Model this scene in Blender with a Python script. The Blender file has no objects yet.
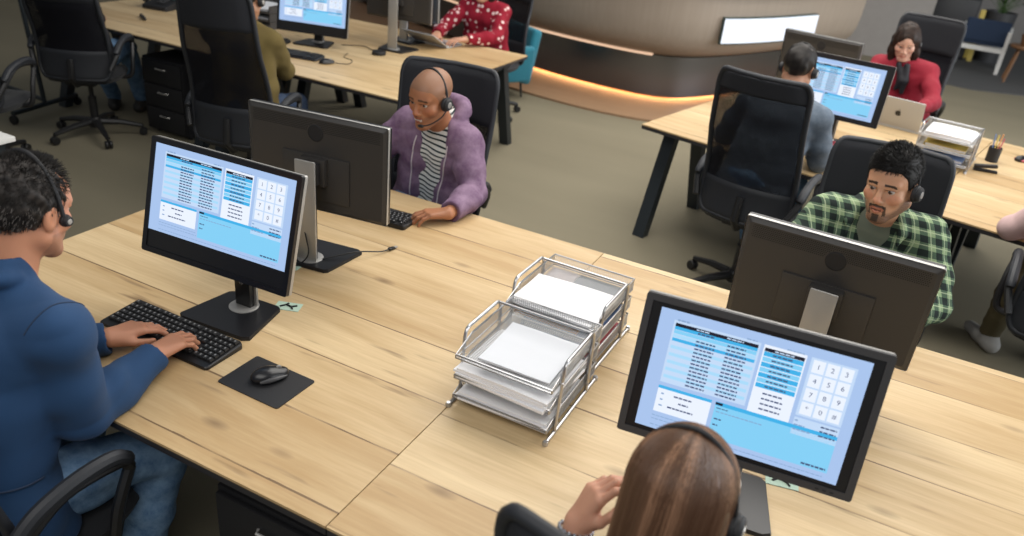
import bpy, bmesh, math, random
import numpy as np
from mathutils import Vector, Matrix, Euler
PI = math.pi
R = math.radians
rnd = random.Random(7)
SC = bpy.context.scene
COL = SC.collection

# ------------------------------------------------------------------ materials
def nmat(name):
    m = bpy.data.materials.new(name); m.use_nodes = True
    nt = m.node_tree; b = nt.nodes['Principled BSDF']
    return m, nt, b
def N(nt, t, **kw):
    n = nt.nodes.new(t)
    for k, v in kw.items():
        if k in n.inputs.keys(): n.inputs[k].default_value = v
        else: setattr(n, k, v)
    return n
def L(nt, a, b): nt.links.new(a, b)
def plain(name, c, rough=.5, metal=0, bump=0, bscale=200, var=0, sheen=0, spec=.5, trans=0, alpha=1):
    m, nt, b = nmat(name)
    b.inputs['Base Color'].default_value = (*c, 1); b.inputs['Roughness'].default_value = rough
    b.inputs['Metallic'].default_value = metal; b.inputs['Specular IOR Level'].default_value = spec
    if sheen: b.inputs['Sheen Weight'].default_value = sheen
    tc = N(nt, 'ShaderNodeTexCoord')
    if bump:
        no = N(nt, 'ShaderNodeTexNoise', Scale=bscale, Detail=4.0); L(nt, tc.outputs['Object'], no.inputs['Vector'])
        bp = N(nt, 'ShaderNodeBump', Strength=bump, Distance=.002); L(nt, no.outputs['Fac'], bp.inputs['Height']); L(nt, bp.outputs['Normal'], b.inputs['Normal'])
    if var:
        no = N(nt, 'ShaderNodeTexNoise', Scale=9.0, Detail=5.0); L(nt, tc.outputs['Object'], no.inputs['Vector'])
        mx = N(nt, 'ShaderNodeMix', data_type='RGBA'); L(nt, no.outputs['Fac'], mx.inputs['Factor'])
        mx.inputs['A'].default_value = (*[x*(1-var) for x in c], 1); mx.inputs['B'].default_value = (*[min(1, x*(1+var)) for x in c], 1)
        L(nt, mx.outputs['Result'], b.inputs['Base Color'])
    return m
def emis(name, c, s=1):
    m, nt, b = nmat(name)
    b.inputs['Base Color'].default_value = (0.01, 0.01, 0.01, 1); b.inputs['Roughness'].default_value = .35
    b.inputs['Emission Color'].default_value = (*c, 1); b.inputs['Emission Strength'].default_value = s
    return m
def attrmat(name, rough=.5, bump=.15, bscale=260, sss=0, spec=.4):
    m, nt, b = nmat(name)
    a = N(nt, 'ShaderNodeAttribute', attribute_name='Col'); L(nt, a.outputs['Color'], b.inputs['Base Color'])
    b.inputs['Roughness'].default_value = rough; b.inputs['Specular IOR Level'].default_value = spec
    if sss:
        b.inputs['Subsurface Weight'].default_value = sss; b.inputs['Subsurface Radius'].default_value = (.012, .005, .003); b.inputs['Subsurface Scale'].default_value = 1
    if bump:
        tc = N(nt, 'ShaderNodeTexCoord'); no = N(nt, 'ShaderNodeTexNoise', Scale=bscale, Detail=3.0); L(nt, tc.outputs['Object'], no.inputs['Vector'])
        bp = N(nt, 'ShaderNodeBump', Strength=bump, Distance=.001); L(nt, no.outputs['Fac'], bp.inputs['Height']); L(nt, bp.outputs['Normal'], b.inputs['Normal'])
    return m
def math_(nt, op, a, b=None, c=None):
    n = N(nt, 'ShaderNodeMath', operation=op)
    for i, v in enumerate((a, b, c)):
        if v is None: continue
        if hasattr(v, 'is_output'): L(nt, v, n.inputs[i])
        else: n.inputs[i].default_value = v
    return n.outputs[0]
def mixc(nt, f, a, b):
    n = N(nt, 'ShaderNodeMix', data_type='RGBA')
    for s, v in (('Factor', f), ('A', a), ('B', b)):
        if hasattr(v, 'is_output'): L(nt, v, n.inputs[s])
        else: n.inputs[s].default_value = v if s == 'Factor' else (*v, 1)
    return n.outputs['Result']
def oak(name, seed=0., pw=.245, base=(.475, .315, .15), lite=(.69, .525, .305), dark=(.17, .10, .05)):
    m, nt, b = nmat(name)
    tc = N(nt, 'ShaderNodeTexCoord'); sep = N(nt, 'ShaderNodeSeparateXYZ'); L(nt, tc.outputs['Object'], sep.inputs[0])
    x, y = sep.outputs[0], sep.outputs[1]
    wob = N(nt, 'ShaderNodeTexNoise', Scale=1.3, Detail=2.0); L(nt, tc.outputs['Object'], wob.inputs['Vector'])
    row = math_(nt, 'FLOOR', math_(nt, 'DIVIDE', math_(nt, 'ADD', y, 10+seed), pw))
    fr = math_(nt, 'FRACT', math_(nt, 'DIVIDE', math_(nt, 'ADD', y, 10+seed), pw))
    wn = N(nt, 'ShaderNodeTexWhiteNoise', noise_dimensions='1D'); L(nt, math_(nt, 'ADD', row, seed*3.7), wn.inputs['W'])
    # per-row offset vector, grain stretched along x
    cx = N(nt, 'ShaderNodeCombineXYZ')
    L(nt, math_(nt, 'MULTIPLY', math_(nt, 'ADD', x, math_(nt, 'MULTIPLY', wn.outputs['Value'], 7.3)), 1.0), cx.inputs[0])
    L(nt, math_(nt, 'ADD', math_(nt, 'MULTIPLY', y, 9.0), math_(nt, 'MULTIPLY', wob.outputs['Fac'], 1.1)), cx.inputs[1]); L(nt, row, cx.inputs[2])
    g1 = N(nt, 'ShaderNodeTexNoise', Scale=1.6, Detail=6.0, Roughness=.6); L(nt, cx.outputs[0], g1.inputs['Vector'])
    cf = N(nt, 'ShaderNodeCombineXYZ'); L(nt, math_(nt, 'MULTIPLY', x, 3.5), cf.inputs[0]); L(nt, math_(nt, 'MULTIPLY', y, 120.0), cf.inputs[1]); L(nt, row, cf.inputs[2])
    g2 = N(nt, 'ShaderNodeTexNoise', Scale=1.0, Detail=4.0); L(nt, cf.outputs[0], g2.inputs['Vector'])
    f = math_(nt, 'ADD', math_(nt, 'MULTIPLY', math_(nt, 'SUBTRACT', g1.outputs['Fac'], .5), 2.0), math_(nt, 'MULTIPLY', wn.outputs['Value'], .75))
    f = math_(nt, 'ADD', f, .10)
    cl = N(nt, 'ShaderNodeClamp'); L(nt, f, cl.inputs[0])
    c = mixc(nt, cl.outputs[0], base, lite)
    fine = math_(nt, 'MULTIPLY', math_(nt, 'SUBTRACT', .62, g2.outputs['Fac']), 1.3)
    c2 = N(nt, 'ShaderNodeClamp'); L(nt, fine, c2.inputs[0])
    c = mixc(nt, math_(nt, 'MULTIPLY', c2.outputs[0], .55), c, (base[0]*.72, base[1]*.68, base[2]*.62))
    # cracks and knots: long dark streaks
    ck = N(nt, 'ShaderNodeCombineXYZ'); L(nt, math_(nt, 'MULTIPLY', math_(nt, 'ADD', x, math_(nt, 'MULTIPLY', wn.outputs['Value'], 3.1)), 2.0), ck.inputs[0]); L(nt, math_(nt, 'MULTIPLY', y, 16.0), ck.inputs[1]); L(nt, row, ck.inputs[2])
    vo = N(nt, 'ShaderNodeTexNoise', Scale=1.0, Detail=3.0, Roughness=.55); L(nt, ck.outputs[0], vo.inputs['Vector'])
    s = N(nt, 'ShaderNodeMapRange'); L(nt, vo.outputs['Fac'], s.inputs['Value']); s.inputs['From Min'].default_value = .64; s.inputs['From Max'].default_value = .75
    c = mixc(nt, math_(nt, 'MULTIPLY', s.outputs[0], .75), c, dark)
    kv = N(nt, 'ShaderNodeTexVoronoi', Scale=1.0); kx = N(nt, 'ShaderNodeCombineXYZ'); L(nt, math_(nt, 'MULTIPLY', x, 2.4), kx.inputs[0]); L(nt, math_(nt, 'MULTIPLY', y, 6.0), kx.inputs[1]); kx.inputs[2].default_value = seed
    L(nt, kx.outputs[0], kv.inputs['Vector'])
    ks = N(nt, 'ShaderNodeMapRange'); L(nt, kv.outputs['Distance'], ks.inputs['Value']); ks.inputs['From Min'].default_value = .13; ks.inputs['From Max'].default_value = .0
    c = mixc(nt, math_(nt, 'MULTIPLY', ks.outputs[0], .85), c, dark)
    # plank joint, only partly visible
    e = math_(nt, 'LESS_THAN', fr, math_(nt, 'MULTIPLY', g2.outputs['Fac'], .045))
    jn = N(nt, 'ShaderNodeMapRange'); L(nt, g1.outputs['Fac'], jn.inputs['Value']); jn.inputs['From Min'].default_value = .38; jn.inputs['From Max'].default_value = .52
    c = mixc(nt, math_(nt, 'MULTIPLY', math_(nt, 'MULTIPLY', e, jn.outputs[0]), .95), c, dark)
    L(nt, c, b.inputs['Base Color'])
    b.inputs['Roughness'].default_value = .42; b.inputs['Specular IOR Level'].default_value = .4
    bp = N(nt, 'ShaderNodeBump', Strength=.12, Distance=.001); L(nt, g2.outputs['Fac'], bp.inputs['Height']); L(nt, bp.outputs['Normal'], b.inputs['Normal'])
    return m
def carpet(name, c1, c2):
    m, nt, b = nmat(name)
    tc = N(nt, 'ShaderNodeTexCoord'); n1 = N(nt, 'ShaderNodeTexNoise', Scale=1.1, Detail=5.0); n2 = N(nt, 'ShaderNodeTexNoise', Scale=160.0, Detail=2.0)
    mp = N(nt, 'ShaderNodeMapping'); mp.inputs['Scale'].default_value = (.5, 2.2, 1); mp.inputs['Rotation'].default_value = (0, 0, .25)
    L(nt, tc.outputs['Object'], mp.inputs[0]); L(nt, mp.outputs[0], n1.inputs['Vector']); L(nt, tc.outputs['Object'], n2.inputs['Vector'])
    c = mixc(nt, n1.outputs['Fac'], c1, c2)
    c = mixc(nt, math_(nt, 'MULTIPLY', n2.outputs['Fac'], .3), c, tuple(v*.6 for v in c1))
    L(nt, c, b.inputs['Base Color']); b.inputs['Roughness'].default_value = .8; b.inputs['Specular IOR Level'].default_value = .25
    bp = N(nt, 'ShaderNodeBump', Strength=.25, Distance=.002); L(nt, n2.outputs['Fac'], bp.inputs['Height']); L(nt, bp.outputs['Normal'], b.inputs['Normal'])
    return m
def grain_v(name, c1, c2, sc=(30, 30, .8), rough=.5):
    m, nt, b = nmat(name)
    tc = N(nt, 'ShaderNodeTexCoord'); mp = N(nt, 'ShaderNodeMapping'); mp.inputs['Scale'].default_value = sc
    n1 = N(nt, 'ShaderNodeTexNoise', Scale=1.0, Detail=5.0); L(nt, tc.outputs['Object'], mp.inputs[0]); L(nt, mp.outputs[0], n1.inputs['Vector'])
    L(nt, mixc(nt, n1.outputs['Fac'], c1, c2), b.inputs['Base Color']); b.inputs['Roughness'].default_value = rough
    return m
def band(nt, v, freq, duty, ph=0.):
    return math_(nt, 'LESS_THAN', math_(nt, 'FRACT', math_(nt, 'ADD', math_(nt, 'MULTIPLY', v, freq), ph)), duty)
def fabric_bump(nt, b, sc=700, s=.25):
    tc = N(nt, 'ShaderNodeTexCoord'); no = N(nt, 'ShaderNodeTexNoise', Scale=float(sc), Detail=3.0); L(nt, tc.outputs['Object'], no.inputs['Vector'])
    bp = N(nt, 'ShaderNodeBump', Strength=s, Distance=.001); L(nt, no.outputs['Fac'], bp.inputs['Height']); L(nt, bp.outputs['Normal'], b.inputs['Normal'])
    b.inputs['Roughness'].default_value = .85; b.inputs['Specular IOR Level'].default_value = .25
def stripes(name, a, bcol, freq, duty):
    m, nt, b = nmat(name); tc = N(nt, 'ShaderNodeTexCoord'); sep = N(nt, 'ShaderNodeSeparateXYZ'); L(nt, tc.outputs['Object'], sep.inputs[0])
    v = math_(nt, 'ADD', sep.outputs[2], math_(nt, 'MULTIPLY', sep.outputs[1], .35))
    L(nt, mixc(nt, band(nt, v, freq, duty), a, bcol), b.inputs['Base Color']); fabric_bump(nt, b); return m
def plaid(name):
    m, nt, b = nmat(name); tc = N(nt, 'ShaderNodeTexCoord'); sep = N(nt, 'ShaderNodeSeparateXYZ'); L(nt, tc.outputs['Object'], sep.inputs[0])
    u = math_(nt, 'ADD', sep.outputs[0], math_(nt, 'MULTIPLY', sep.outputs[1], .55)); v = math_(nt, 'SUBTRACT', sep.outputs[2], math_(nt, 'MULTIPLY', sep.outputs[1], .4))
    ab = math_(nt, 'ADD', band(nt, u, 18.0, .5), band(nt, v, 18.0, .5))
    n = N(nt, 'ShaderNodeMath', operation='MULTIPLY'); L(nt, ab, n.inputs[0]); n.inputs[1].default_value = .5
    r = N(nt, 'ShaderNodeValToRGB'); r.color_ramp.interpolation = 'CONSTANT'
    e = r.color_ramp.elements; e[0].position = 0; e[0].color = (.25, .34, .19, 1); e[1].position = .4; e[1].color = (.070, .115, .075, 1); k = e.new(.9); k.color = (.014, .022, .020, 1)
    L(nt, n.outputs[0], r.inputs[0])
    w = math_(nt, 'ADD', band(nt, u, 18.0, .07, .22), band(nt, v, 18.0, .07, .22)); wc = N(nt, 'ShaderNodeClamp'); L(nt, w, wc.inputs[0])
    L(nt, mixc(nt, math_(nt, 'MULTIPLY', wc.outputs[0], .6), r.outputs[0], (.50, .58, .38)), b.inputs['Base Color']); fabric_bump(nt, b); return m
def dots(name, a, bcol, sc=21.0):
    m, nt, b = nmat(name); tc = N(nt, 'ShaderNodeTexCoord'); vo = N(nt, 'ShaderNodeTexVoronoi', Scale=sc, Randomness=.6); L(nt, tc.outputs['Object'], vo.inputs['Vector'])
    L(nt, mixc(nt, math_(nt, 'LESS_THAN', vo.outputs['Distance'], .30), a, bcol), b.inputs['Base Color']); fabric_bump(nt, b); return m
def heather(name, c1, c2, sc=14.0):
    m, nt, b = nmat(name); tc = N(nt, 'ShaderNodeTexCoord'); n1 = N(nt, 'ShaderNodeTexNoise', Scale=sc, Detail=8.0, Roughness=.7); L(nt, tc.outputs['Object'], n1.inputs['Vector'])
    s = N(nt, 'ShaderNodeMapRange'); L(nt, n1.outputs['Fac'], s.inputs['Value']); s.inputs['From Min'].default_value = .36; s.inputs['From Max'].default_value = .68
    L(nt, mixc(nt, s.outputs[0], c1, c2), b.inputs['Base Color']); fabric_bump(nt, b, 500, .35); return m
def meshcloth(name, c, scale=260., alpha=.9):
    m, nt, b = nmat(name); b.inputs['Base Color'].default_value = (*c, 1); b.inputs['Roughness'].default_value = .8; b.inputs['Specular IOR Level'].default_value = .2
    tc = N(nt, 'ShaderNodeTexCoord'); sep = N(nt, 'ShaderNodeSeparateXYZ'); L(nt, tc.outputs['Object'], sep.inputs[0])
    h = math_(nt, 'MULTIPLY', band(nt, sep.outputs[0], scale, .27), band(nt, sep.outputs[2], scale, .27))
    L(nt, math_(nt, 'SUBTRACT', 1.0, math_(nt, 'MULTIPLY', h, alpha)), b.inputs['Alpha']); return m

M = {}
M['oak_a'] = oak('oak desktop', .0); M['oak_b'] = oak('oak desktop pale', .53)
M['oak_c'] = oak('oak desktop far', 1.31); M['oak_d'] = oak('oak desktop right', 2.17)
M['carpet'] = carpet('grey carpet', (.195, .172, .118), (.265, .236, .165))
M['rug'] = carpet('dark carpet', (.085, .085, .085), (.11, .11, .11))
M['black'] = plain('black plastic', (.012, .012, .013), .42)
M['soft_black'] = plain('matt black plastic', (.011, .011, .013), .6, bump=.1)
M['shell'] = plain('charcoal chair shell', (.017, .019, .024), .55, bump=.1)
M['edge'] = plain('dark desk edge', (.025, .024, .028), .5)
M['steel_dark'] = plain('anthracite steel', (.022, .029, .035), .45, .2)
M['silver'] = plain('silver plastic', (.46, .45, .43), .38, .55)
M['chrome'] = plain('bright wire steel', (.50, .50, .51), .28, .9)
M['wire'] = plain('wire mesh steel', (.42, .43, .44), .38, .7)
M['paper'] = plain('white paper', (.86, .86, .88), .8)
M['paper2'] = plain('grey paper', (.66, .68, .72), .8)
M['bezel'] = plain('black bezel', (.010, .010, .012), .3)
M['bezel_grey'] = plain('dark grey bezel', (.055, .055, .058), .45)
M['backshell'] = plain('monitor back plastic', (.040, .037, .035), .42, bump=.05, bscale=500)
M['vent'] = plain('vent grille', (.006, .006, .006), .7)
M['seat_fabric'] = plain('black seat fabric', (.014, .015, .018), .9, bump=.4, bscale=900, sheen=.1)
M['head_fabric'] = plain('charcoal headrest fabric', (.011, .012, .016), .9, bump=.4, bscale=900)
M['mesh'] = meshcloth('black chair mesh', (.005, .005, .008))
M['key'] = plain('black key', (.020, .020, .021), .45)
M['kbase'] = plain('keyboard base', (.009, .009, .010), .4)
M['legend'] = plain('key legend', (.24, .24, .24), .6)
M['wall'] = plain('grey wall', (.30, .28, .265), .7, var=.08)
M['laminate'] = grain_v('taupe wood laminate', (.30, .245, .195), (.38, .315, .255))
M['plinth'] = grain_v('warm oak plinth', (.27, .165, .095), (.35, .22, .13), (1.5, 20, 20))
M['kick'] = plain('brushed dark metal', (.20, .20, .215), .25, .9)
M['led'] = emis('warm led', (1.0, .46, .18), 22)
M['led_soft'] = emis('soft warm led', (1.0, .66, .44), .75)
M['skin_m'] = attrmat('skin', .48, .12, 300, .12)
M['hair'] = attrmat('hair', .55, .5, 420, 0, .28)
M['hair_gloss'] = attrmat('glossy hair', .40, .3, 420, 0, .4)
M['cable'] = plain('black cable', (.010, .010, .010), .5)
M['teal'] = plain('teal upholstery', (.012, .17, .24), .85, bump=.3, bscale=500, sheen=.2)
M['navy'] = plain('navy upholstery', (.018, .035, .075), .85, bump=.3, bscale=500)
M['white'] = plain('white lacquer', (.74, .73, .70), .5)
M['alu'] = plain('aluminium', (.46, .46, .46), .4, .25)
M['denim'] = heather('blue denim', (.085, .17, .31), (.22, .35, .52), 22)
M['khaki'] = plain('olive trousers', (.11, .09, .045), .9, bump=.3)
M['darktrouser'] = plain('dark trousers', (.014, .018, .028), .9, bump=.3)
M['shoe'] = plain('pale grey trainer', (.42, .41, .39), .7, var=.2)
M['shoe_dark'] = plain('dark shoe', (.03, .028, .026), .6)
M['blazer'] = plain('blue wool blazer', (.009, .046, .125), .85, bump=.35, bscale=700, var=.14, sheen=.05)
M['hoodie'] = heather('washed purple cotton', (.135, .075, .135), (.275, .185, .265), 13)
M['zip'] = plain('pale zip tape', (.62, .55, .58), .6)
M['tee_stripe'] = stripes('striped jersey', (.70, .70, .66), (.020, .035, .040), 41.0, .36)
M['plaid'] = plaid('green plaid flannel')
M['tee_green'] = plain('sage jersey', (.155, .175, .130), .9, bump=.3, bscale=700)
M['olive'] = plain('olive knit', (.115, .082, .022), .95, bump=.5, bscale=500, var=.1)
M['polka'] = dots('red polka dot silk', (.24, .008, .022), (.72, .55, .52))
M['red'] = plain('crimson jersey', (.27, .006, .022), .8, bump=.3, bscale=600, var=.1)
M['greyshirt'] = heather('blue grey jersey', (.095, .125, .165), (.16, .195, .24), 20)
M['pink'] = plain('pale pink cotton', (.62, .43, .42), .9, bump=.3, bscale=600)
M['scarf'] = plain('black silk', (.010, .010, .014), .6)
M['leaf'] = plain('green leaf', (.055, .12, .025), .5, var=.35)
M['wood_leg'] = plain('brown wood', (.20, .095, .04), .5, var=.2)
M['mint'] = plain('pale mint card', (.50, .66, .54), .8)
M['bluefile'] = plain('blue folder', (.14, .22, .42), .6)
M['pinkfile'] = plain('pink folder', (.55, .12, .15), .6)
M['yellowfile'] = plain('yellow folder', (.60, .45, .10), .6)
M['orange'] = plain('orange card', (.65, .30, .12), .6)
M['darkfile'] = plain('slate folder', (.075, .085, .10), .6)
M['rose'] = plain('rose grey folder', (.45, .37, .36), .7)
M['bead'] = plain('steel bead', (.45, .46, .5), .25, .9)
M['sign'] = emis('painted glow', (.86, .91, 1.0), 1.0)  # emissive white that imitates a window reflection on the counter
M['glass_edge'] = plain('dark glass edge', (.03, .06, .06), .2)
UI = {}
for k, c, s in (('bg', (.40, .56, .86), .80), ('panel', (.56, .72, .95), .80), ('white', (.80, .86, .97), .85), ('cyan', (.045, .42, .78), .85), ('sky', (.22, .60, .88), .85), ('ice', (.38, .68, .92), .85), ('head', (.010, .012, .035), .5), ('ink', (.06, .09, .20), .8), ('faint', (.24, .38, .62), .8), ('off', (.004, .004, .006), .2)):
    UI[k] = emis('display '+k, c, s)

# ------------------------------------------------------------------ objects
def link(o, parent=None):
    COL.objects.link(o)
    if parent is not None: o.parent = parent
    return o
def tag(o, label, cat, group=None):
    o['label'] = label; o['category'] = cat
    if group: o['group'] = group
    return o
def thing(name, label, cat, loc=(0, 0, 0), rotz=0., group=None):
    o = bpy.data.objects.new(name, None); o.empty_display_size = .05
    o.location = loc; o.rotation_euler = (0, 0, rotz); link(o); return tag(o, label, cat, group)
def dup(root, label=None, loc=None, rotz=None, group=None):
    r = root.copy(); COL.objects.link(r)
    if loc is not None: r.location = loc
    if rotz is not None: r.rotation_euler = (0, 0, rotz)
    if label: r['label'] = label
    if group: r['group'] = group
    for ch in list(root.children):
        c = ch.copy(); COL.objects.link(c); c.parent = r
        for g in list(ch.children):
            d = g.copy(); COL.objects.link(d); d.parent = c
    return r
class MB:
    def __init__(s): s.v = []; s.f = []; s.m = []
    def add(s, vs, fs, mi=0):
        o = len(s.v); s.v += [tuple(v) for v in vs]; s.f += [tuple(i+o for i in f) for f in fs]; s.m += [mi]*len(fs); return s
    def box(s, c, d, mi=0, rot=None, bev=0., seg=2):
        bm = bmesh.new(); bmesh.ops.create_cube(bm, size=1); bmesh.ops.scale(bm, vec=d, verts=bm.verts)
        if bev: bmesh.ops.bevel(bm, geom=bm.edges[:], offset=min(bev, min(d)*.49), segments=seg, affect='EDGES', profile=.6)
        return s.bm(bm, c, mi, rot)
    def bm(s, bm, c=(0, 0, 0), mi=0, rot=None):
        if rot is not None: bm.transform((rot if isinstance(rot, Matrix) else Euler(rot).to_matrix()).to_4x4())
        bmesh.ops.translate(bm, vec=c, verts=bm.verts); bm.verts.index_update()
        s.add([v.co[:] for v in bm.verts], [[v.index for v in f.verts] for f in bm.faces], mi); bm.free(); return s
    def tube(s, pts, r, n=8, mi=0, closed=False, cap=True):
        P = [Vector(p) for p in pts]; k = len(P); rs = r if isinstance(r, (list, tuple)) else [r]*k
        T = []
        for i in range(k):
            a = P[(i-1) % k] if closed or i > 0 else P[i]; b = P[(i+1) % k] if closed or i < k-1 else P[i]
            t = (b-a); T.append(t.normalized() if t.length > 1e-9 else Vector((0, 0, 1)))
        u = T[0].orthogonal().normalized(); vs = []
        for i in range(k):
            u = (u-T[i]*u.dot(T[i])); u = u.normalized() if u.length > 1e-6 else T[i].orthogonal().normalized(); w = T[i].cross(u)
            for j in range(n):
                a = 2*PI*j/n; vs.append(P[i]+(u*math.cos(a)+w*math.sin(a))*rs[i])
        fs = []
        for i in range(k if closed else k-1):
            for j in range(n):
                a = i*n+j; b = i*n+(j+1) % n; c = ((i+1) % k)*n+(j+1) % n; d = ((i+1) % k)*n+j; fs.append((a, b, c, d))
        if cap and not closed: fs.append(tuple(range(n-1, -1, -1))); fs.append(tuple((k-1)*n+j for j in range(n)))
        return s.add(vs, fs, mi)
    def lathe(s, prof, n=20, c=(0, 0, 0), mi=0, rot=None):
        vs = []; fs = []
        for r, z in prof:
            for j in range(n): a = 2*PI*j/n; vs.append(Vector((r*math.cos(a), r*math.sin(a), z)))
        k = len(prof)
        for i in range(k-1):
            for j in range(n): fs.append((i*n+j, i*n+(j+1) % n, (i+1)*n+(j+1) % n, (i+1)*n+j))
        fs.append(tuple(range(n-1, -1, -1))); fs.append(tuple((k-1)*n+j for j in range(n)))
        if rot is not None:
            m = rot if isinstance(rot, Matrix) else Euler(rot).to_matrix(); vs = [m @ v for v in vs]
        return s.add([v+Vector(c) for v in vs], fs, mi)
    def prism(s, poly, z0, z1, mi=0, rot=None, c=(0, 0, 0)):
        n = len(poly); vs = [Vector((x, y, z0)) for x, y in poly]+[Vector((x, y, z1)) for x, y in poly]
        fs = [tuple(range(n-1, -1, -1)), tuple(range(n, 2*n))]+[(i, (i+1) % n, n+(i+1) % n, n+i) for i in range(n)]
        if rot is not None:
            m = rot if isinstance(rot, Matrix) else Euler(rot).to_matrix(); vs = [m @ v for v in vs]
        return s.add([v+Vector(c) for v in vs], fs, mi)
    def grid(s, fn, nu, nv, mi=0, thick=None):
        vs = [fn(i/nu, j/nv) for j in range(nv+1) for i in range(nu+1)]
        fs = [(j*(nu+1)+i, j*(nu+1)+i+1, (j+1)*(nu+1)+i+1, (j+1)*(nu+1)+i) for j in range(nv) for i in range(nu)]
        return s.add(vs, fs, mi)
    def quad(s, x0, z0, x1, z1, y, mi=0):
        return s.add([(x0, y, z0), (x1, y, z0), (x1, y, z1), (x0, y, z1)], [(0, 1, 2, 3)], mi)
    def mesh(s, name, mats, smooth=True, ang=.6):
        me = bpy.data.meshes.new(name); me.from_pydata(s.v, [], s.f)
        mats = mats if isinstance(mats, (list, tuple)) else [mats]
        for m in mats: me.materials.append(M[m] if isinstance(m, str) else m)
        if len(mats) > 1: me.polygons.foreach_set('material_index', s.m)
        me.update()
        if smooth:
            me.polygons.foreach_set('use_smooth', [True]*len(me.polygons)); me.set_sharp_from_angle(angle=ang)
        return me
    def build(s, name, mats, parent=None, smooth=True, ang=.6, loc=None):
        o = bpy.data.objects.new(name, s.mesh(name, mats, smooth, ang)); link(o, parent)
        if loc is not None: o.location = loc
        return o
def struct(o): o['kind'] = 'structure'; return o
def rrect(w, h, r, n=5, cx=0., cy=0.):
    out = []
    for (sx, sy, a0) in ((1, 1, 0), (-1, 1, PI/2), (-1, -1, PI), (1, -1, 1.5*PI)):
        for i in range(n+1):
            a = a0+PI/2*i/n; out.append((cx+sx*(w/2-r)+r*math.cos(a), cy+sy*(h/2-r)+r*math.sin(a)))
    return out
def bez(p0, p1, p2, p3, n=10):
    p0, p1, p2, p3 = map(Vector, (p0, p1, p2, p3)); o = []
    for i in range(n+1):
        t = i/n; o.append(p0*(1-t)**3+p1*3*t*(1-t)**2+p2*3*t*t*(1-t)+p3*t**3)
    return o
def spline(pts, n=8):
    P = [Vector(p) for p in pts]; P = [2*P[0]-P[1]]+P+[2*P[-1]-P[-2]]; o = []
    for i in range(1, len(P)-2):
        for k in range(n):
            t = k/n; a, b, c, d = P[i-1:i+3]
            o.append(.5*((2*b)+(c-a)*t+(2*a-5*b+4*c-d)*t*t+(3*b-a-3*c+d)*t**3))
    o.append(P[-2]); return o

# ------------------------------------------------------------------ implicit surfaces: smooth unions of tapered limbs, meshed by surface nets
def V3(p): return np.array(p, dtype=np.float64)
def unit(v): v = V3(v); return v/np.linalg.norm(v)
class Vol:
    def __init__(s): s.p = []
    def cone(s, a, b, ra, rb, k=.012, op=1):
        a, b = V3(a), V3(b); lo = np.minimum(a-ra, b-rb); hi = np.maximum(a+ra, b+rb); ba = b-a; l2 = max(ba@ba, 1e-12)
        def f(P):
            pa = P-a; h = np.clip((pa@ba)/l2, 0, 1); return np.linalg.norm(pa-h[:, None]*ba, axis=1)-(ra+(rb-ra)*h)
        s.p.append((f, lo, hi, op, k)); return s
    def limb(s, pts, rs, k=.012, op=1):
        for i in range(len(pts)-1): s.cone(pts[i], pts[i+1], rs[i], rs[i+1], k, op)
        return s
    def ell(s, c, r, m=None, k=.012, op=1):
        c = V3(c); r = V3(r); m = np.eye(3) if m is None else m; e = np.sqrt(((m*r)**2).sum(1))
        def f(P):
            q = (P-c)@m; k0 = np.linalg.norm(q/r, axis=1); k1 = np.linalg.norm(q/(r*r), axis=1); return k0*(k0-1)/np.maximum(k1, 1e-9)
        s.p.append((f, c-e, c+e, op, k)); return s
    def fn(s, f, op=-1, k=.004, lo=None, hi=None):
        s.p.append((f, lo, hi, op, k)); return s
    def mesh(s, h, disp=None, lo=None, hi=None):
        adds = [p for p in s.p if p[3] == 1 and p[1] is not None]
        lo_ = np.min([p[1] for p in adds], 0)-4*h if lo is None else V3(lo); hi_ = np.max([p[2] for p in adds], 0)+4*h if hi is None else V3(hi)
        n = np.ceil((hi_-lo_)/h).astype(int)+1
        ax = [lo_[i]+h*np.arange(n[i]) for i in range(3)]
        D = np.full(n, .3, np.float32)
        for f, a, b, op, k in s.p:
            if a is None: i0 = np.zeros(3, int); i1 = n
            else:
                i0 = np.clip(np.floor((a-k-3*h-lo_)/h).astype(int), 0, n); i1 = np.clip(np.ceil((b+k+3*h-lo_)/h).astype(int)+1, 0, n)
            if (i1 <= i0).any(): continue
            sl = tuple(slice(i0[i], i1[i]) for i in range(3)); sub = D[sl]
            if a is None:
                idx = np.where(np.abs(sub) < .12); P = np.stack([ax[i][i0[i]+idx[i]] for i in range(3)], 1)
            else:
                g = np.meshgrid(*[ax[i][sl[i]] for i in range(3)], indexing='ij'); P = np.stack([x.ravel() for x in g], 1)
            d = f(P)
            if a is None: cur = sub[idx].astype(np.float64)
            else: cur = sub.ravel().astype(np.float64)
            if op == 1:
                t = np.maximum(k-np.abs(cur-d), 0)/k; r = np.minimum(cur, d)-t*t*k*.25
            else:
                t = np.maximum(k-np.abs(cur+d), 0)/k; r = np.maximum(cur, -d)+t*t*k*.25
            if a is None: sub[idx] = r
            else: D[sl] = r.reshape(sub.shape)
        if disp is not None:
            idx = np.where(np.abs(D) < .025); P = np.stack([ax[i][idx[i]] for i in range(3)], 1); D[idx] += disp(P)
        return nets(D, lo_, h)
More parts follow.
